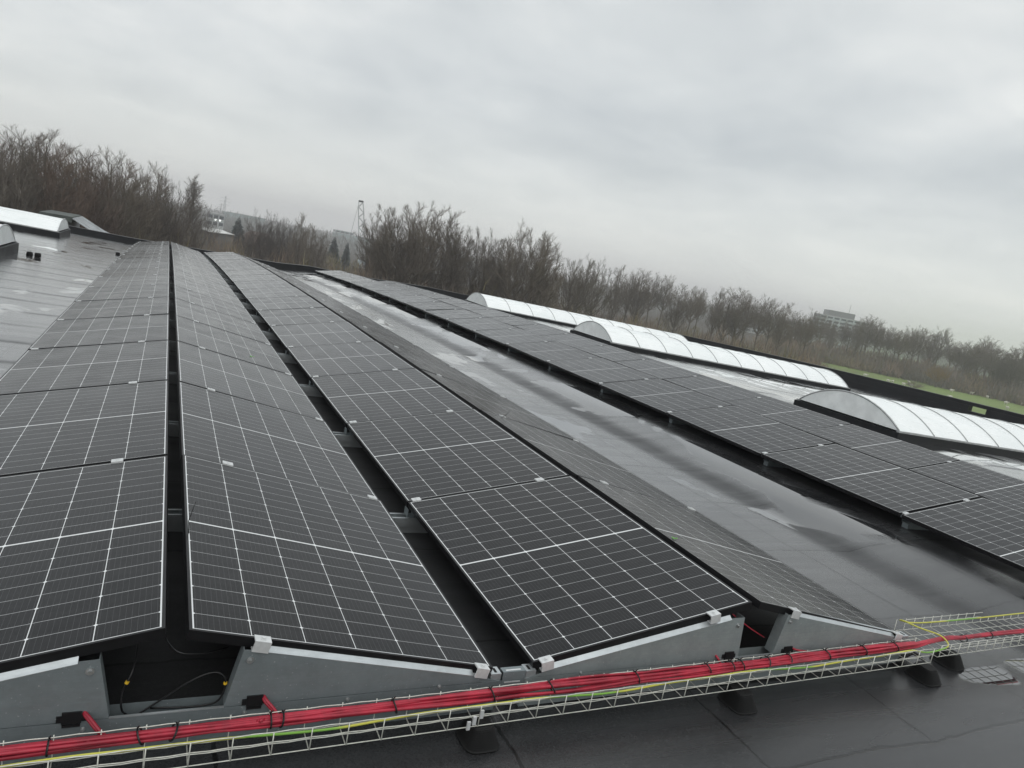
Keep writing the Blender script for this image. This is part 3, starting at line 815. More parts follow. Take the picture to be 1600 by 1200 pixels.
# ------------------------------------------------------------------ the land around the hall
HYAW = lambda u, v: ROT @ Vector(((u - 800) / FPX, 1, (600 - v) / FPX))
def spot(u, v, dist):
    """ground position and height above the ground of a thing whose top shows at photo point (u, v), dist metres away"""
    d = HYAW(u, v); h = math.hypot(d.x, d.y)
    return CAM.x + d.x / h * dist, CAM.y + d.y / h * dist, CAM.z + d.z / h * dist - GROUND
def horizon_v(u): return 307 + (u - 262) * .1927

def ground_material():
    n = N('meadow_and_leaf_litter'); v = n.coord(); s = n.xyz(v)
    a = n.noise(v, .035, 5, .6); b_ = n.noise(v, .6, 5, .65); c_ = n.noise(v, 6, 3, .7)
    grass = n.mix(n.range(b_, .3, .7), (.115, .175, .035), (.18, .25, .06))
    grass = n.mix(n.range(c_, .4, .7, 0, .35), grass, (.13, .14, .06))
    grass = n.mix(n.range(a, .5, .7, 0, .5), grass, (.10, .105, .045))
    brown = n.mix(n.range(b_, .3, .7), (.030, .026, .019), (.062, .054, .038))
    # the meadow lies beyond the right-hand side of the hall
    e_ = n.math('ADD', s[0], n.math('MULTIPLY', n.math('SUBTRACT', a, .5), 18.))
    meadow = n.math('MULTIPLY', n.range(e_, 34, 40), n.range(n.math('SUBTRACT', s[1], n.math('MULTIPLY', s[0], .72)), 42, 50, 1., 0.))
    n.set(Base_Color=n.mix(meadow, brown, grass), Roughness=.95)
    return n.m
g = MB(); g.add([(-2500, -2500, GROUND), (2500, -2500, GROUND), (2500, 2500, GROUND), (-2500, 2500, GROUND)], [(0, 1, 2, 3)])
tag(g.build('ground', ground_material()), kind='structure')

# ---- bare winter trees
def bark(name, col):
    n = N(name); v = n.coord(); oi = n.new('ShaderNodeObjectInfo')
    f = n.noise(v, 3, 4, .6)
    c = n.mix(n.range(f, .3, .7), tuple(x * .7 for x in col), tuple(x * 1.3 for x in col))
    c = n.mix(n.math('MULTIPLY', oi.outputs['Random'], .4), c, tuple(x * 1.5 * w for x, w in zip(col, (1.08, 1., .9))))
    n.set(Base_Color=c, Roughness=.9); n.b.inputs['Specular IOR Level'].default_value = .2
    return n.m
BARK = bark('grey_brown_bark', (.115, .104, .088))
TWIG = bark('brown_twigs', (.135, .120, .102))
TWIG_RED = bark('reddish_twigs', (.135, .104, .086))
TWIG_DARK = bark('dark_twigs', (.092, .082, .074))
def grow_tree(seed, H, kind):
    """returns (trunk MB, crown MB): a bare tree of height H standing at the origin, limbs > boughs > branchlets > twigs;
    the limbs reach for points on the outline of its crown"""
    r = random.Random(seed)
    P = dict(                                                       # limbs, crown half-width, crown half-height, crown centre, boughs, branchlets, twigs
        upright=dict(n=20, a=.125, b=.44, c=.56, nb=8, nt=5, nw=7, low=.14, L=.17),
        row=dict(n=20, a=.17, b=.33, c=.67, nb=8, nt=5, nw=6, low=.34, L=.17),
        fan=dict(n=24, a=.25, b=.40, c=.60, nb=8, nt=6, nw=7, low=.22, L=.16),
        roundy=dict(n=26, a=.36, b=.44, c=.56, nb=9, nt=5, nw=7, low=.12, L=.22),
        poplar=dict(n=54, a=.10, b=.49, c=.51, nb=6, nt=4, nw=6, low=.05, L=.10),
    )[kind]
    T, Cb = MB(), MB()
    tops = []
    def side(d, ang):
        a = d.orthogonal().normalized(); a.rotate(Matrix.Rotation(r.random() * 6.283, 3, d).to_quaternion())
        return (d * math.cos(ang) + a * math.sin(ang)).normalized()
    def twig(p, d, L, rad):
        q = p + d * L + Vector((r.gauss(0, .08), r.gauss(0, .08), r.gauss(.10, .05))) * L
        tops.append(q.z)
        a = d.orthogonal().normalized(); b_ = d.cross(a)
        Cb.add([p + a * rad, p - a * rad * .5 + b_ * rad * .87, p - a * rad * .5 - b_ * rad * .87, q], [(0, 1, 3), (1, 2, 3), (2, 0, 3)])
    def along(pts, t):
        n = len(pts) - 1; i = min(n - 1, int(t * n)); return pts[i].lerp(pts[i + 1], t * n - i), (pts[i + 1] - pts[i]).normalized()
    def shoots(pts, L, rad, lev):
        cnt = (P['nb'], P['nt'], P['nw'])[lev]
        for k in range(cnt):
            t0 = (.46 if kind == 'fan' else .30, .12, .05)[lev]; t = min(.99, t0 + (1 - t0) * ((k + r.random()) / cnt))
            q, dd = along(pts, t); nd = (side(dd, R(r.uniform(22, 52))) + Vector((0, 0, .22))).normalized()
            if lev == 2: twig(q, nd, max(.35, L * r.uniform(.55, 1.1)), .0085)
            else:
                nl = (P['L'] * H if lev == 0 else L * .5) * r.uniform(.7, 1.2) * (1.12 - .62 * t)
                n = (4, 2)[lev]; d = nd; p = q.copy(); pp = [p.copy()]
                for _ in range(n):
                    d = (d + Vector((r.gauss(0, .10), r.gauss(0, .10), .10 / n + r.gauss(0, .06)))).normalized(); p = p + d * (nl / n); pp.append(p.copy())
                r_ = max(.010, rad * .42 * (1 - .5 * t))
                Cb.tube(pp, [r_ + (r_ * .25 - r_) * i / n for i in range(n + 1)], (4, 3)[lev], False)
                shoots(pp, nl, r_, lev + 1)
        if lev == 2: twig(pts[-1], (pts[-1] - pts[-2]).normalized(), L * .6, .013)
    r0 = H * .0125; th = H * (.45 if kind in ('fan', 'roundy') else .93)
    tr = [Vector((r.gauss(0, .004) * H * (i > 0), r.gauss(0, .004) * H * (i > 0), th * i / 8)) for i in range(9)]
    T.tube(tr, [r0 * (1.25 - 1.13 * i / 8) for i in range(9)], 7)
    if kind != 'fan' and kind != 'roundy': shoots(tr[5:], H * .2, r0 * .4, 0)
    lobes = [(r.random() * 6.28, r.uniform(.75, 1.2)) for _ in range(3)]
    az = r.random() * 6.28
    for k in range(P['n']):
        f = (k + r.random()) / P['n']; az += 2.4 + r.gauss(0, .35)
        el = math.asin(min(1, -.25 + 1.25 * f))
        rr_ = r.uniform(.80, 1.04) * (1 + .10 * sum(math.cos(az - la) * (ls - .9) for la, ls in lobes) * 2)
        tgt = Vector((math.cos(az) * math.cos(el) * P['a'] * rr_, math.sin(az) * math.cos(el) * P['a'] * rr_, P['c'] + math.sin(el) * P['b'] * rr_ * .93)) * H
        if kind == 'poplar': tgt = Vector((math.cos(az) * P['a'], math.sin(az) * P['a'], 0)) * H * r.uniform(.6, 1) * math.sin(math.pi * min(1, .12 + .9 * f)) ** .7 + Vector((0, 0, H * (.12 + .86 * f)))
        z0 = H * P['low'] + max(0, tgt.z - H * P['low']) * (r.uniform(.25, .5) if kind != 'poplar' else .80)
        z0 = min(z0, th * .98); p0, _ = along(tr, z0 / th)
        c1 = Vector((tgt.x * .62, tgt.y * .62, z0 + (tgt.z - z0) * .30))
        pts = []
        for i in range(8):
            t = i / 7; q = p0 * (1 - t) ** 2 + c1 * 2 * t * (1 - t) + tgt * t * t
            if 0 < i: q = q + Vector((r.gauss(0, .006), r.gauss(0, .006), r.gauss(0, .003))) * H * (1 if i < 7 else .3)
            pts.append(q)
        rad = max(.025, r0 * (.58 - .38 * z0 / H))
        Cb.tube(pts, [rad * (1 - .8 * i / 7) for i in range(8)], 5, False)
        shoots(pts, (tgt - p0).length, rad, 0)
    tops.sort(); sc = H / max(tops[int(len(tops) * .985)], .95 * tops[-1])
    for b in (T, Cb): b.v = [(x * sc, y * sc, z * sc) for x, y, z in b.v]
    return T, Cb
PROTO = {}
def proto(kind, var, twig):
    key = (kind, var, twig.name)
    if key not in PROTO:
        T, Cb = grow_tree(hash((kind, var)) % 1000 if False else sum(map(ord, kind)) + var * 17, 15., kind)
        PROTO[key] = (T.mesh('trunk', BARK, True), Cb.mesh('crown', twig))
    return PROTO[key]
trng = random.Random(21)
def tree(u, v, dist, kind, label, width=1., twig=None, group=None, name='bare_tree'):
    x, y, h = spot(u, v, dist)
    tm, cm = proto(kind, trng.randrange(5) if kind != 'poplar' else 0, twig or TWIG)
    root = empty(name, (x, y, GROUND), label, 'tree', group)
    s = h / 15.
    root.scale = (s * width, s * width, s); root.rotation_euler = (0, 0, trng.uniform(0, 6.28))
    new_child('trunk', tm, root); new_child('crown', cm, root)
    return root

LEFT = [(4, 216, 62, 1), (22, 214, 66, 0), (40, 208, 58, 0), (58, 216, 70, 1), (74, 211, 60, 0), (88, 226, 64, 1), (103, 238, 58, 1), (122, 234, 66, 0), (140, 240, 72, 1), (152, 252, 60, 1),
        (177, 238, 62, 0), (198, 256, 70, 1), (214, 262, 64, 0), (232, 259, 68, 2), (250, 264, 72, 0), (262, 272, 66, 2), (278, 290, 70, 2), (-14, 222, 60, 0)]
LEFT.sort()
for i, (u, v, d, t) in enumerate(LEFT):
    lab = '%s bare tree from the left edge in the tall wood behind the far-left rooflight' % ordinal(i + 1)
    tree(u, v, d, 'roundy' if t == 2 else 'upright', lab, (1.15, 1.15, .5)[t], (TWIG, TWIG_RED, TWIG_DARK)[t], 'bare trees of the left wood')
# second rank inside the left wood
for i, (u, v, d, t) in enumerate([(14, 244, 84, 1), (50, 242, 88, 1), (96, 252, 86, 0), (130, 262, 90, 1), (166, 272, 84, 1), (205, 284, 88, 2), (246, 290, 94, 1)]):
    tree(u, v, d, 'roundy' if t == 2 else 'upright', '%s tree from the left in the reddish rear rank of the left wood' % ordinal(i + 1), .6 if t == 2 else 1.2, (TWIG, TWIG_RED, TWIG_DARK)[t], 'rear rank of the left wood')
tree(305, 277, 105, 'poplar', 'slim columnar poplar standing alone at the right end of the left wood', 1.25, TWIG, name='poplar_tree')
MID = [(326, 322, 140, 'roundy', 'small pale bushy tree just right of the slim poplar', 1.0), (398, 345, 120, 'roundy', 'low round tree above the red-edged gable, left of its cluster', 1.1),
       (418, 331, 118, 'roundy', 'rounded dark tree at the top of the cluster between poplar and mast', 1.2), (440, 337, 124, 'roundy', 'rounded tree at the right of the cluster between poplar and mast', 1.0),
       (474, 335, 112, 'upright', 'thin tall bare tree standing above the low scrub, left of the mast', .9), (490, 354, 116, 'upright', 'second thin bare tree, shorter, left of the dark conifers', .9),
       (458, 347, 118, 'roundy', 'bushy low tree left of the thin tall bare tree', .9), (506, 362, 118, 'upright', 'short thin bare tree just before the left dark conifer', 1.)]
for u, v, d, k, lab, w in MID: tree(u, v, d, k, lab, w * (.6 if k == 'roundy' else 1.), TWIG_DARK if k == 'roundy' else TWIG)
BIG = [(603, 352, 82, 'upright', 'slender side tree at the left of the great bare fan-shaped tree', .9), (616, 333, 80, 'fan', 'bare fan-shaped tree at the left of the big group right of the mast', .9), (645, 322, 78, 'fan', 'great bare fan-shaped tree, left half of the biggest crown right of the mast', 1.15),
       (672, 321, 80, 'fan', 'great bare fan-shaped tree, right half of the biggest crown', 1.15), (694, 334, 84, 'fan', 'bare tree on the right shoulder of the biggest crown', .9), (716, 350, 78, 'upright', 'narrow bare tree in the dip right of the biggest crown', 1.),
       (742, 361, 80, 'fan', 'bare spreading tree, first of the pair between the two great crowns', .85), (764, 363, 82, 'fan', 'bare spreading tree, second of the pair between the two great crowns', .8), (788, 373, 84, 'upright', 'low bare tree leaning on the left side of the second great crown', 1.1),
       (822, 362, 80, 'fan', 'second great bare crown, its left part above the far rooflight', .95), (842, 355, 80, 'fan', 'second great bare crown, its tallest part above the far rooflight', 1.), (858, 372, 84, 'upright', 'bare tree on the right flank of the second great crown', 1.1),
       (898, 411, 110, 'fan', 'bare tree at the left of the clump right of the second great crown', .8), (916, 401, 108, 'fan', 'tallest bare tree of the clump right of the second great crown', .95), (940, 406, 112, 'fan', 'bare tree at the right of the clump right of the second great crown', .9),
       (972, 417, 150, 'upright', 'pale thin bare tree right of the clump', 1.)]
for u, v, d, k, lab, w in BIG: tree(u, v, d, k, lab, w)
rr = random.Random(4)
ROW = [(992, 426), (1008, 424), (1026, 423), (1046, 430), (1068, 440), (1090, 445), (1100, 447), (1128, 449), (1146, 451), (1164, 455), (1176, 456), (1198, 462), (1214, 465), (1232, 468), (1246, 486), (1262, 489), (1272, 483)]
for i, (u, v) in enumerate(ROW):
    tree(u, v + rr.uniform(-2, 6), rr.uniform(150, 180), rr.choice(('row', 'row', 'upright')), '%s from the left in the row of bare trees before the office block' % ordinal(i + 1), rr.uniform(.8, 1.5), None, 'row of bare trees left of the office block')
u = 1290; i = 0
while u < 1640:
    v = 484 + (u - 1290) * .172 + rr.uniform(-4, 17) + (9 if 1290 <= u < 1330 else 0)
    i += 1
    tree(u, v, rr.uniform(238, 268), rr.choice(('row', 'row', 'upright')), '%s from the left in the bare tree belt right of the office block' % ordinal(i), rr.uniform(.8, 1.7), None, 'bare tree belt behind the meadow')
    u += rr.uniform(6, 17)
tree(1471, 570, 232, 'roundy', 'small ochre bush-like tree at the meadow edge', 1.3, bark('ochre_twigs', (.16, .105, .035)), name='small_tree')
tree(1432, 594, 190, 'roundy', 'grey-brown bare bush standing in the meadow among the sheep', 2.2, TWIG, name='bare_bush')

# ---- conifers
def conifer_mesh(seed, H):
    r = random.Random(seed); T = MB(); Cb = MB()
    T.tube([(0, 0, 0), (0, 0, H * .6), (0, 0, H)], [H * .018, H * .01, .01], 6)
    for i in range(60):
        t = (i + r.random()) / 60; z = H * (.08 + .9 * t); L = H * .25 * (1 - t) ** .8 + .2
        for k in range(9):
            a = r.random() * 6.283; d = Vector((math.cos(a), math.sin(a), r.uniform(-.25, .15))); q = Vector((0, 0, z)) + d * L * r.uniform(.75, 1.1)
            s = Vector((-d.y, d.x, 0)) * L * .2; m_ = Vector((0, 0, z)).lerp(q, .55)
            Cb.add([(0, 0, z), m_ + s + Vector((0, 0, -.12 * L)), q, m_ - s + Vector((0, 0, -.12 * L)), m_ + Vector((0, 0, .1 * L))], [(0, 1, 4), (1, 2, 4), (2, 3, 4), (3, 0, 4)])
    n = N('dark_needles'); n.set(Base_Color=(.04, .055, .052), Roughness=.9)
    return T.mesh('trunk', BARK), Cb.mesh('crown', n.m)
cmesh = conifer_mesh(2, 12.)
for u, v, d, w, lab in ((524, 369, 190, 1.2, 'dark green conifer with a broad crown, left of the mast'), (544, 377, 200, .9, 'smaller dark conifer right beside the foot of the mast'), (374, 338, 190, 1.3, 'dark pyramid-shaped conifer in front of the far pale building')):
    x, y, h = spot(u, v, d); root = empty('conifer_tree', (x, y, GROUND), lab, 'tree'); s = h / 12.; root.scale = (s * w, s * w, s)
    new_child('trunk', cmesh[0], root); new_child('crown', cmesh[1], root)

# ---- the tangle of scrub between the hall and the trees, and the far woods: nobody could count their stems
def scrub(name, seed, n, urange, drange, vtop, cols, blades, rad):
    r = random.Random(seed); np_r = np.random.default_rng(seed)
    V = []; MI = []
    for _ in range(n):
        u = r.uniform(*urange); d = math.sqrt(r.uniform(drange[0] ** 2, drange[1] ** 2))
        x, y, h = spot(u, horizon_v(u) + vtop(u, r), d)
        if h < 1.2: h = r.uniform(1.2, 2.2)
        h = min(h, 14)
        R_ = rad * r.uniform(.6, 1.3) * (d / 120) ** .5
        c = r.choices(range(len(cols)), [w for _, w in cols])[0]
        k = blades
        ang = np_r.uniform(0, 6.283, k); rr_ = R_ * np.sqrt(np_r.uniform(0, 1, k))
        zt = h * (1 - .45 * (rr_ / R_) ** 2) * np_r.uniform(.45, 1.05, k)
        bx, by = x + rr_ * np.cos(ang), y + rr_ * np.sin(ang)
        L = np_r.uniform(.8, 2.6, k) * min(1, h / 4 + .3); w = np_r.uniform(.02, .06, k) * (d / 110)
        lx, ly = np_r.normal(0, .3, k) * L, np_r.normal(0, .3, k) * L
        zb = np.maximum(zt - L, 0)
        th = np_r.uniform(0, 6.283, k); wx, wy = w * np.cos(th), w * np.sin(th)
        a = np.stack([bx - wx, by - wy, GROUND + zb], 1); b_ = np.stack([bx + wx, by + wy, GROUND + zb], 1); t = np.stack([bx + lx, by + ly, GROUND + zt], 1)
        V.append(np.stack([a, b_, t], 1).reshape(-1, 3)); MI += [c] * k
    V = np.concatenate(V); nf = len(V) // 3
    me = bpy.data.meshes.new(name); me.vertices.add(len(V)); me.vertices.foreach_set('co', V.ravel())
    me.loops.add(len(V)); me.loops.foreach_set('vertex_index', np.arange(len(V)))
    me.polygons.add(nf); me.polygons.foreach_set('loop_start', np.arange(0, len(V), 3))
    for mt, _ in cols: me.materials.append(mt)
    me.polygons.foreach_set('material_index', MI); me.update(calc_edges=True)
    o = bpy.data.objects.new(name, me); COL.objects.link(o); return o
def stem_mat(name, col):
    n = N(name); n.set(Base_Color=col, Roughness=.95); n.b.inputs['Specular IOR Level'].default_value = .1; return n.m
SC = [(stem_mat('grey_stems', (.19, .17, .145)), 4), (stem_mat('brown_stems', (.225, .175, .125)), 4), (stem_mat('red_stems', (.22, .165, .13)), 2), (stem_mat('olive_stems', (.21, .185, .10)), 2), (stem_mat('dark_stems', (.12, .106, .094)), 2)]
o = scrub('undergrowth', 1, 950, (-60, 1285), (62, 195), lambda u, r: r.uniform(30, 90), SC, 170, 2.6)
tag(o, 'tangle of brown bare scrub filling the land between the roof edge and the trees', 'undergrowth', kind='stuff')
o = scrub('undergrowth', 2, 200, (-60, 280), (60, 130), lambda u, r: r.uniform(14, 70), SC, 240, 3.0)
tag(o, 'tall dark tangle of bare stems filling the foot of the left wood', 'undergrowth', kind='stuff')
o = scrub('undergrowth', 3, 420, (1200, 1680), (236, 275), lambda u, r: r.uniform(20, 50), SC, 200, 3.2)
tag(o, 'brown hedge of scrub along the far edge of the meadow', 'undergrowth', kind='stuff')
o = scrub('undergrowth', 4, 200, (560, 900), (66, 110), lambda u, r: r.uniform(40, 80), SC, 200, 2.6)
tag(o, 'brown brushwood around the trunks of the big bare group', 'undergrowth', kind='stuff')
o = scrub('far_wood', 5, 420, (200, 1700), (330, 520), lambda u, r: r.uniform(-3, 12), [(stem_mat('haze_tinted_far_stems', (.26, .265, .255)), 1)], 150, 7.)  # distance haze is painted into the pale stem colour
tag(o, 'grey strip of distant woodland along the horizon', 'woodland', kind='stuff')

# ---- buildings beyond
PALE = simple('pale_render', (.40, .425, .42), .7, 0, .1, .2); GLASSD = simple('dark_window', (.06, .075, .085), .25, 0, .2, .5); TEAL = simple('pale_teal_cladding', (.34, .42, .42), .6, 0, .1, .2)
def block(name, u, v, dist, w, dep, label, wall, floors, rot=0., bands=True, roofbox=False):
    x, y, h = spot(u, v, dist); root = empty(name, (x, y, GROUND), label, 'building')
    root.rotation_euler = (0, 0, math.atan2(y - CAM.y, x - CAM.x) - math.pi / 2 + rot)
    b = MB(); b.box(-w / 2, w / 2, 0, dep, 0, h); b.build('wall', wall, root)
    fh = h / floors
    if bands:
        for i in range(floors):
            z0 = fh * (i + .38); nw = max(3, int(w / 3.2))
            wb = MB(); 
            for j in range(nw):
                xa = -w / 2 + w * (j + .12) / nw; xb = -w / 2 + w * (j + .88) / nw
                wb.box(xa, xb, -.06, .05, z0, z0 + fh * .48)
            wb.box(-w / 2 - .06, -w / 2 + .05, .5, dep - .5, z0, z0 + fh * .48); wb.box(w / 2 - .05, w / 2 + .06, .5, dep - .5, z0, z0 + fh * .48)
            wb.build('window', GLASSD, root)
    c = MB(); c.box(-w / 2 - .2, w / 2 + .2, -.2, dep + .2, h + .003, h + .35); c.build('roof', M['rib'], root)
    if roofbox:
        c = MB(); c.box(-w * .32, w * .22, 1, dep - 1, h + .36, h + 3.2); c.build('plant_room', simple('grey_plant_room', (.17, .175, .18), .6), root)
        c = MB(); c.tube([(w * .1, 3, h + 3.2), (w * .1, 3, h + 8)], .12, 5); c.build('aerial', M['rib'], root)
    return root
block('office_block', 1319, 498, 420, 24, 15, 'pale eight-storey office block with ribbon windows behind the bare trees', simple('grey_green_facade', (.36, .41, .41), .6, 0, .1, .2), 8, .25, True, True)
block('far_building', 1222, 500, 380, 52, 12, 'long low white building with striped floors, behind trees left of the office block', PALE, 5, .1)
block('far_building', 386, 337, 520, 23, 20, 'pale teal hall on the horizon behind the dark pyramid conifer', TEAL, 3, 0, False)
block('far_building', 357, 332, 540, 7, 20, 'second pale teal hall on the horizon, just right of the pylons', TEAL, 3, 0, False)
block('far_building', 338, 335, 330, 6.5, 8, 'white building with one dark window band right of the slim poplar', PALE, 3, .05)
block('far_building', 539, 362, 600, 14, 24, 'pale upper storey building on the horizon left of the mast', TEAL, 5, .1, True, False)
block('far_building', 560, 370, 560, 34, 24, 'wide pale grey hall on the horizon behind the mast', TEAL, 3, .1, False)
# gable house with white verges
x, y, h = spot(405, 363, 190); root = empty('gable_house', (x, y, GROUND), 'small house with a brown tiled gable roof edged in white among the scrub', 'house')
root.rotation_euler = (0, 0, math.atan2(y - CAM.y, x - CAM.x) - math.pi / 2 + .5)
b = MB(); b.box(-3, 3, -4, 4, 0, h - 2.4); b.build('wall', simple('brick_wall', (.15, .09, .07), .8), root)
b = MB()
for s in (-1, 1): b.prism([(s * 3.4, -4.2, h - 2.7), (0, -4.2, h), (0, -4.2, h - .16), (s * 3.4, -4.2, h - 2.86)], (0, 8.4, 0))
b.build('roof', simple('brown_tiles', (.11, .075, .06), .8), root)
for yy in (-4.32, 4.22):
    b = MB()
    for s in (-1, 1): b.prism([(s * 3.45, yy, h - 2.74), (s * .005, yy, h + .03), (s * .005, yy, h - .16), (s * 3.45, yy, h - 2.93)], (0, .1, 0))
    b.build('verge', simple('pinkish_white_board', (.5, .42, .40), .6), root)
# white flat roof in the scrub and floodlights
x, y, h = spot(346, 362, 150); root = empty('low_shed', (x, y, GROUND), 'low shed with a patchy white roof among scrub below the pylons', 'shed'); root.rotation_euler = (0, 0, .35)
b = MB(); b.box(-2.3, 2.3, 0, 6, 0, h - .4); b.build('wall', simple('shed_wall', (.14, .14, .13), .8), root)
b = MB(); b.prism([(-2.5, -.3, h - .45), (2.5, -.3, h - .25), (2.5, 6.3, h + .1), (-2.5, 6.3, h)], (0, 0, .1)); b.build('roof', simple('patchy_white_roof', (.5, .5, .48), .6, 0, .45, .5), root)
x, y, h = spot(340, 346, 210); root = empty('floodlight_mast', (x, y, GROUND), 'pole carrying two round white floodlights below the white building', 'floodlight')
root.rotation_euler = (0, 0, math.atan2(y - CAM.y, x - CAM.x) - math.pi / 2)
b = MB(); b.tube([(0, 0, 0), (0, 0, h)], [.14, .08], 6); b.box(-1, 1, -.05, .05, h, h + .1); b.build('pole', M['rib'], root)
em = N('lit_lamp'); em.set(Base_Color=(.9, .9, .9)); em.b.inputs['Emission Color'].default_value = (1, 1, .97, 1); em.b.inputs['Emission Strength'].default_value = 1.0
for s in (-.55, .55):
    b = MB(); b.tube([(s, -.1, h + .35), (s, .2, h + .35)], [.24, .16], 12); l_ = b.build('lamp_head', em.m, root)
# two far pylons
def pylon(u, v, dist, label):
    x, y, h = spot(u, v, dist); root = empty('pylon', (x, y, GROUND), label, 'pylon'); root.rotation_euler = (0, 0, math.atan2(y - CAM.y, x - CAM.x) - math.pi / 2 + .1)
    b = MB(); w = h * .055; t_ = .0042 * dist / 10
    for sx in (-1, 1):
        for sy in (-1, 1): b.tube([(sx * w, sy * w, 0), (sx * w * .25, sy * w * .25, h)], .07 + t_ * .25, 4)
    for i in range(9):
        a, c = i / 9, (i + 1) / 9
        for s in (-1, 1): b.tube([(s * w * (1 - .75 * a), -w * (1 - .75 * a), h * a), (-s * w * (1 - .75 * c), -w * (1 - .75 * c), h * c)], .05 + t_ * .1, 3)
    b.build('lattice_body', M['rib'], root)
    for z, l_ in ((.9, .17), (.78, .20), (.66, .15)):
        b = MB(); b.tube([(-h * l_, 0, h * z), (0, 0, h * z + h * .015), (h * l_, 0, h * z)], .08 + t_ * .25, 4); b.build('cross_arm', M['rib'], root)
pylon(353, 306, 640, 'taller lattice pylon on the horizon right of the slim poplar'); pylon(346, 318, 760, 'fainter lattice pylon just left of the taller one')
# lattice boom standing over the trees
x, y, h = spot(564, 316, 260); root = empty('crane_mast', (x, y, GROUND), 'tall leaning lattice crane mast on the skyline, with a stay line', 'crane')
root.rotation_euler = (0, 0, math.atan2(y - CAM.y, x - CAM.x) - math.pi / 2)
b = MB(); w = .9; lean = -math.tan(R(9.5)); zz = lambda t: h * t
P_ = lambda sx, sy, t: ((lean * h * (t - 1)) + sx * w * (1 - .25 * max(0, t - .9) * 10), sy * w * (1 - .25 * max(0, t - .9) * 10), h * t)
for sx in (-1, 1):
    for sy in (-1, 1): b.tube([P_(sx, sy, t) for t in (0, .5, .9, 1)], .2, 4)
n = 13
for i in range(n):
    for sy in (-1, 1):
        s = 1 if i % 2 else -1
        b.tube([P_(s, sy, i / n), P_(-s, sy, (i + 1) / n)], .17, 3); b.tube([P_(sy, s, i / n), P_(sy, -s, (i + 1) / n)], .17, 3)
b.build('lattice_boom', M['rib'], root)
b = MB(); b.box(P_(0, 0, 1)[0] - .8, P_(0, 0, 1)[0] + .8, -.7, .7, h + .003, h + .55); b.build('boom_head', M['frame'], root)
b = MB(); b.tube([(P_(0, 0, .98)[0] - .7, 0, h * .98), (lean * h * -1 - 6.5, 0, 2.)], .09, 4); b.build('stay_line', M['rib'], root)
b = MB(); b.box(lean * h * -1 - 2, lean * h * -1 + 1, -2, 2, .0, 2.6); b.build('crane_base', simple('pale_blue_paint', (.42, .5, .55), .5), root)
# annexe beyond the far parapet with a corrugated light roof
x, y, h = spot(100, 338, 46); root = empty('annexe', (x, y, GROUND), 'annexe with a dark felt roof and sloping corrugated canopy beyond the far-left parapet', 'building')
b = MB(); b.box(-.9, .2, 0, 6, 0, h - .25); b.build('wall', M['wall'], root)
b = MB(); b.box(-1.1, .4, -.2, 4.2, h - .247, h + .05); b.build('roof', simple('mossy_felt', (.06, .072, .064), .6, 0, .3, 1.), root)
b = MB()
for i in range(22):
    yy = -.3 + i * .22
    b.prism([(.42, yy, h + .0), (1.6, yy, h - .62), (4.2, yy, h - 1.55), (4.2, yy, h - 1.6), (1.6, yy, h - .67), (.42, yy, h - .05)], (0, .12, 0))
    b.prism([(.42, yy + .121, h - .03), (1.6, yy + .121, h - .65), (4.2, yy + .121, h - 1.58), (4.2, yy + .121, h - 1.62), (1.6, yy + .121, h - .69), (.42, yy + .121, h - .07)], (0, .098, 0))
b.build('canopy', simple('pale_corrugated_sheet', (.42, .44, .45), .35, .2, .3, 2.), root)

# ---- sheep on the meadow
def sheep_mesh():
    wool = MB(); n = 12
    prof = [(-.50, .05, .62), (-.46, .20, .62), (-.30, .27, .60), (0, .29, .60), (.28, .26, .61), (.42, .17, .66), (.50, .10, .74), (.56, .075, .80)]
    vs = [(x, r_ * .9 * math.cos(2 * math.pi * k / n), z + r_ * math.sin(2 * math.pi * k / n)) for x, r_, z in prof for k in range(n)]
    fs = [(j * n + k, j * n + (k + 1) % n, (j + 1) * n + (k + 1) % n, (j + 1) * n + k) for j in range(len(prof) - 1) for k in range(n)] + [tuple(range(n - 1, -1, -1))]
    wool.add(vs, fs)
    hd = [(.54, .085, .80), (.64, .10, .83), (.74, .075, .78), (.82, .045, .73)]
    vs = [(x, r_ * .8 * math.cos(2 * math.pi * k / 8), z + r_ * math.sin(2 * math.pi * k / 8)) for x, r_, z in hd for k in range(8)]
    wool.add(vs, [(j * 8 + k, j * 8 + (k + 1) % 8, (j + 1) * 8 + (k + 1) % 8, (j + 1) * 8 + k) for j in range(3) for k in range(8)] + [tuple(range(24, 32))])
    for s in (-1, 1): wool.tube([(.62, s * .07, .90), (.60, s * .17, .89)], [.03, .012], 5)
    for x, bend_ in ((.30, -.03), (-.32, .05)):
        for s in (-1, 1): wool.tube([(x, s * .14, .48), (x + bend_, s * .14, .26), (x, s * .14, .0)], [.07, .04, .035], 6)
    n_ = N('wool'); v = n_.coord(); n_.set(Base_Color=n_.mix(n_.noise(v, 9, 3), (.42, .40, .34), (.66, .64, .57)), Roughness=.95)
    return wool.mesh('sheep', n_.m, True)
SHEEP = sheep_mesh()
SP = [(1352, 586), (1388, 595), (1395, 596), (1412, 600), (1420, 597), (1424, 602), (1487, 610), (1485, 620), (1518, 614), (1543, 620), (1572, 629), (1574, 637), (1597, 631)]
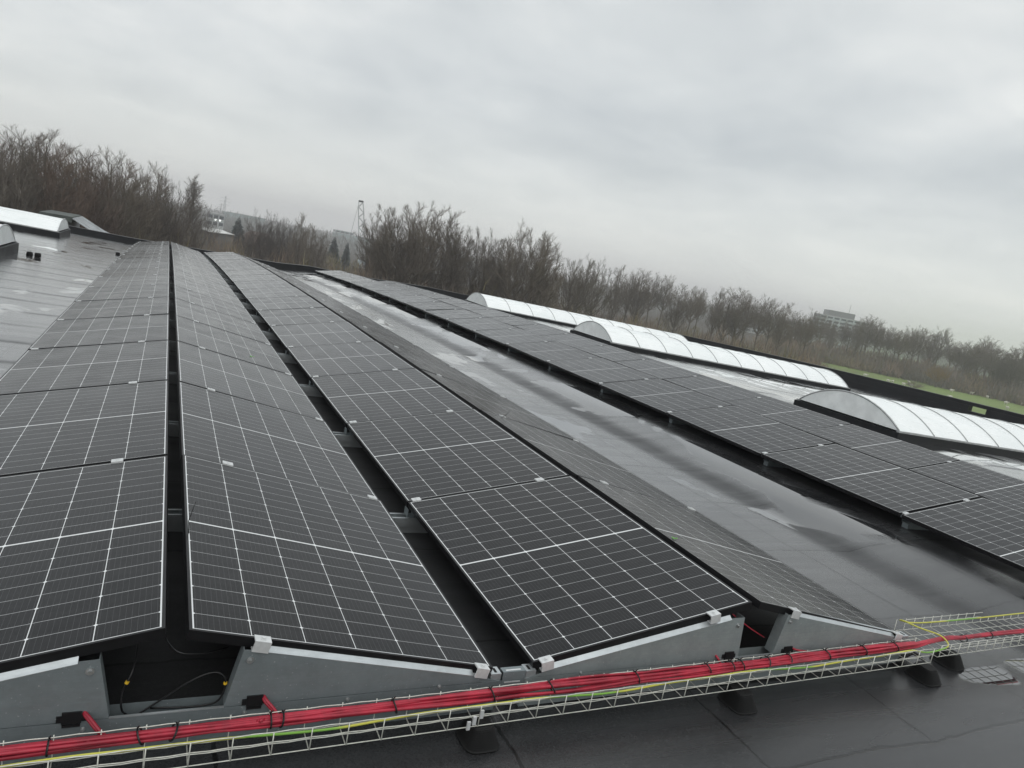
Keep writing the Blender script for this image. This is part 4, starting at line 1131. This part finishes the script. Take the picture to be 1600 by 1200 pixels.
for i, (u, v) in enumerate(SP):
    d = HYAW(u, v); t = (GROUND + .5 - CAM.z) / d.z
    o = bpy.data.objects.new('sheep', SHEEP); COL.objects.link(o)
    o.location = (CAM.x + d.x * t, CAM.y + d.y * t, GROUND); o.rotation_euler = (0, 0, rr.uniform(0, 6.28)); o.scale = (.95,) * 3
    tag(o, 'white sheep in the green meadow, %s from the left' % ordinal(i + 1), 'sheep', 'sheep grazing in the meadow')

# ---- small twigs and leaves lying on the panels
def on_panel(r, k, fx, fy, dz=.0): return panel_matrix(r, k) @ Vector((-PW / 2 + PW * fx, -PL / 2 + PL * fy, PT + dz))
LEAF = simple('fresh_green_leaf', (.10, .36, .03), .5, 0, .2, 60)
def leaf(r, k, fx, fy, s, label):
    c = on_panel(r, k, fx, fy); b = MB()
    for a in (0, 1.9, 3.7):
        d = Vector((math.cos(a), math.sin(a), .25)) * s; w = Vector((-d.y, d.x, 0)) * .35
        b.add([(0, 0, .004), d * .5 + w, d, d * .5 - w, d * .5 + Vector((0, 0, -.003))], [(0, 1, 4), (1, 2, 4), (2, 3, 4), (3, 0, 4)])
    o = b.build('leaf', LEAF); o.location = c; tag(o, label, 'leaf')
leaf('D', 0, .045, .42, .022, 'small bright green leaf on the ridge edge of the nearest fourth-row panel')
leaf('B', 3, .66, .22, .03, 'tiny green leaf lying on a far panel in the second row')
def stick(p0, pts, rad, label):
    b = MB(); b.tube(pts, rad, 5); o = b.build('twig', M['rubber']); o.location = p0; tag(o, label, 'twig')
p = on_panel('B', 0, .01, .42, .002); stick(p, [(0, 0, 0), (-.006, .01, .05), (.012, .015, .13)], [.0022, .0018, .001], 'thin black stalk sticking up at the ridge edge of the nearest second-row panel')
p = on_panel('D', 1, .20, .97, .012); stick(p, [(-.045, -.02, .0), (0, .0, .01), (.05, .03, .055)], [.003, .0025, .0015], 'thin dark twig lying across a joint in the fourth row')

# ---- the damp air
n = N('damp_air'); n.t.nodes.remove(n.b)
pv = n.new('ShaderNodeVolumePrincipled'); pv.inputs['Color'].default_value = (1, .985, 1, 1); pv.inputs['Density'].default_value = .0007; pv.inputs['Anisotropy'].default_value = .2
n.link(pv.outputs[0], n.o.inputs['Volume'])
b = MB(); b.box(-2600, 2600, -2600, 2600, GROUND - 1, 50); tag(b.build('haze', n.m), kind='stuff')
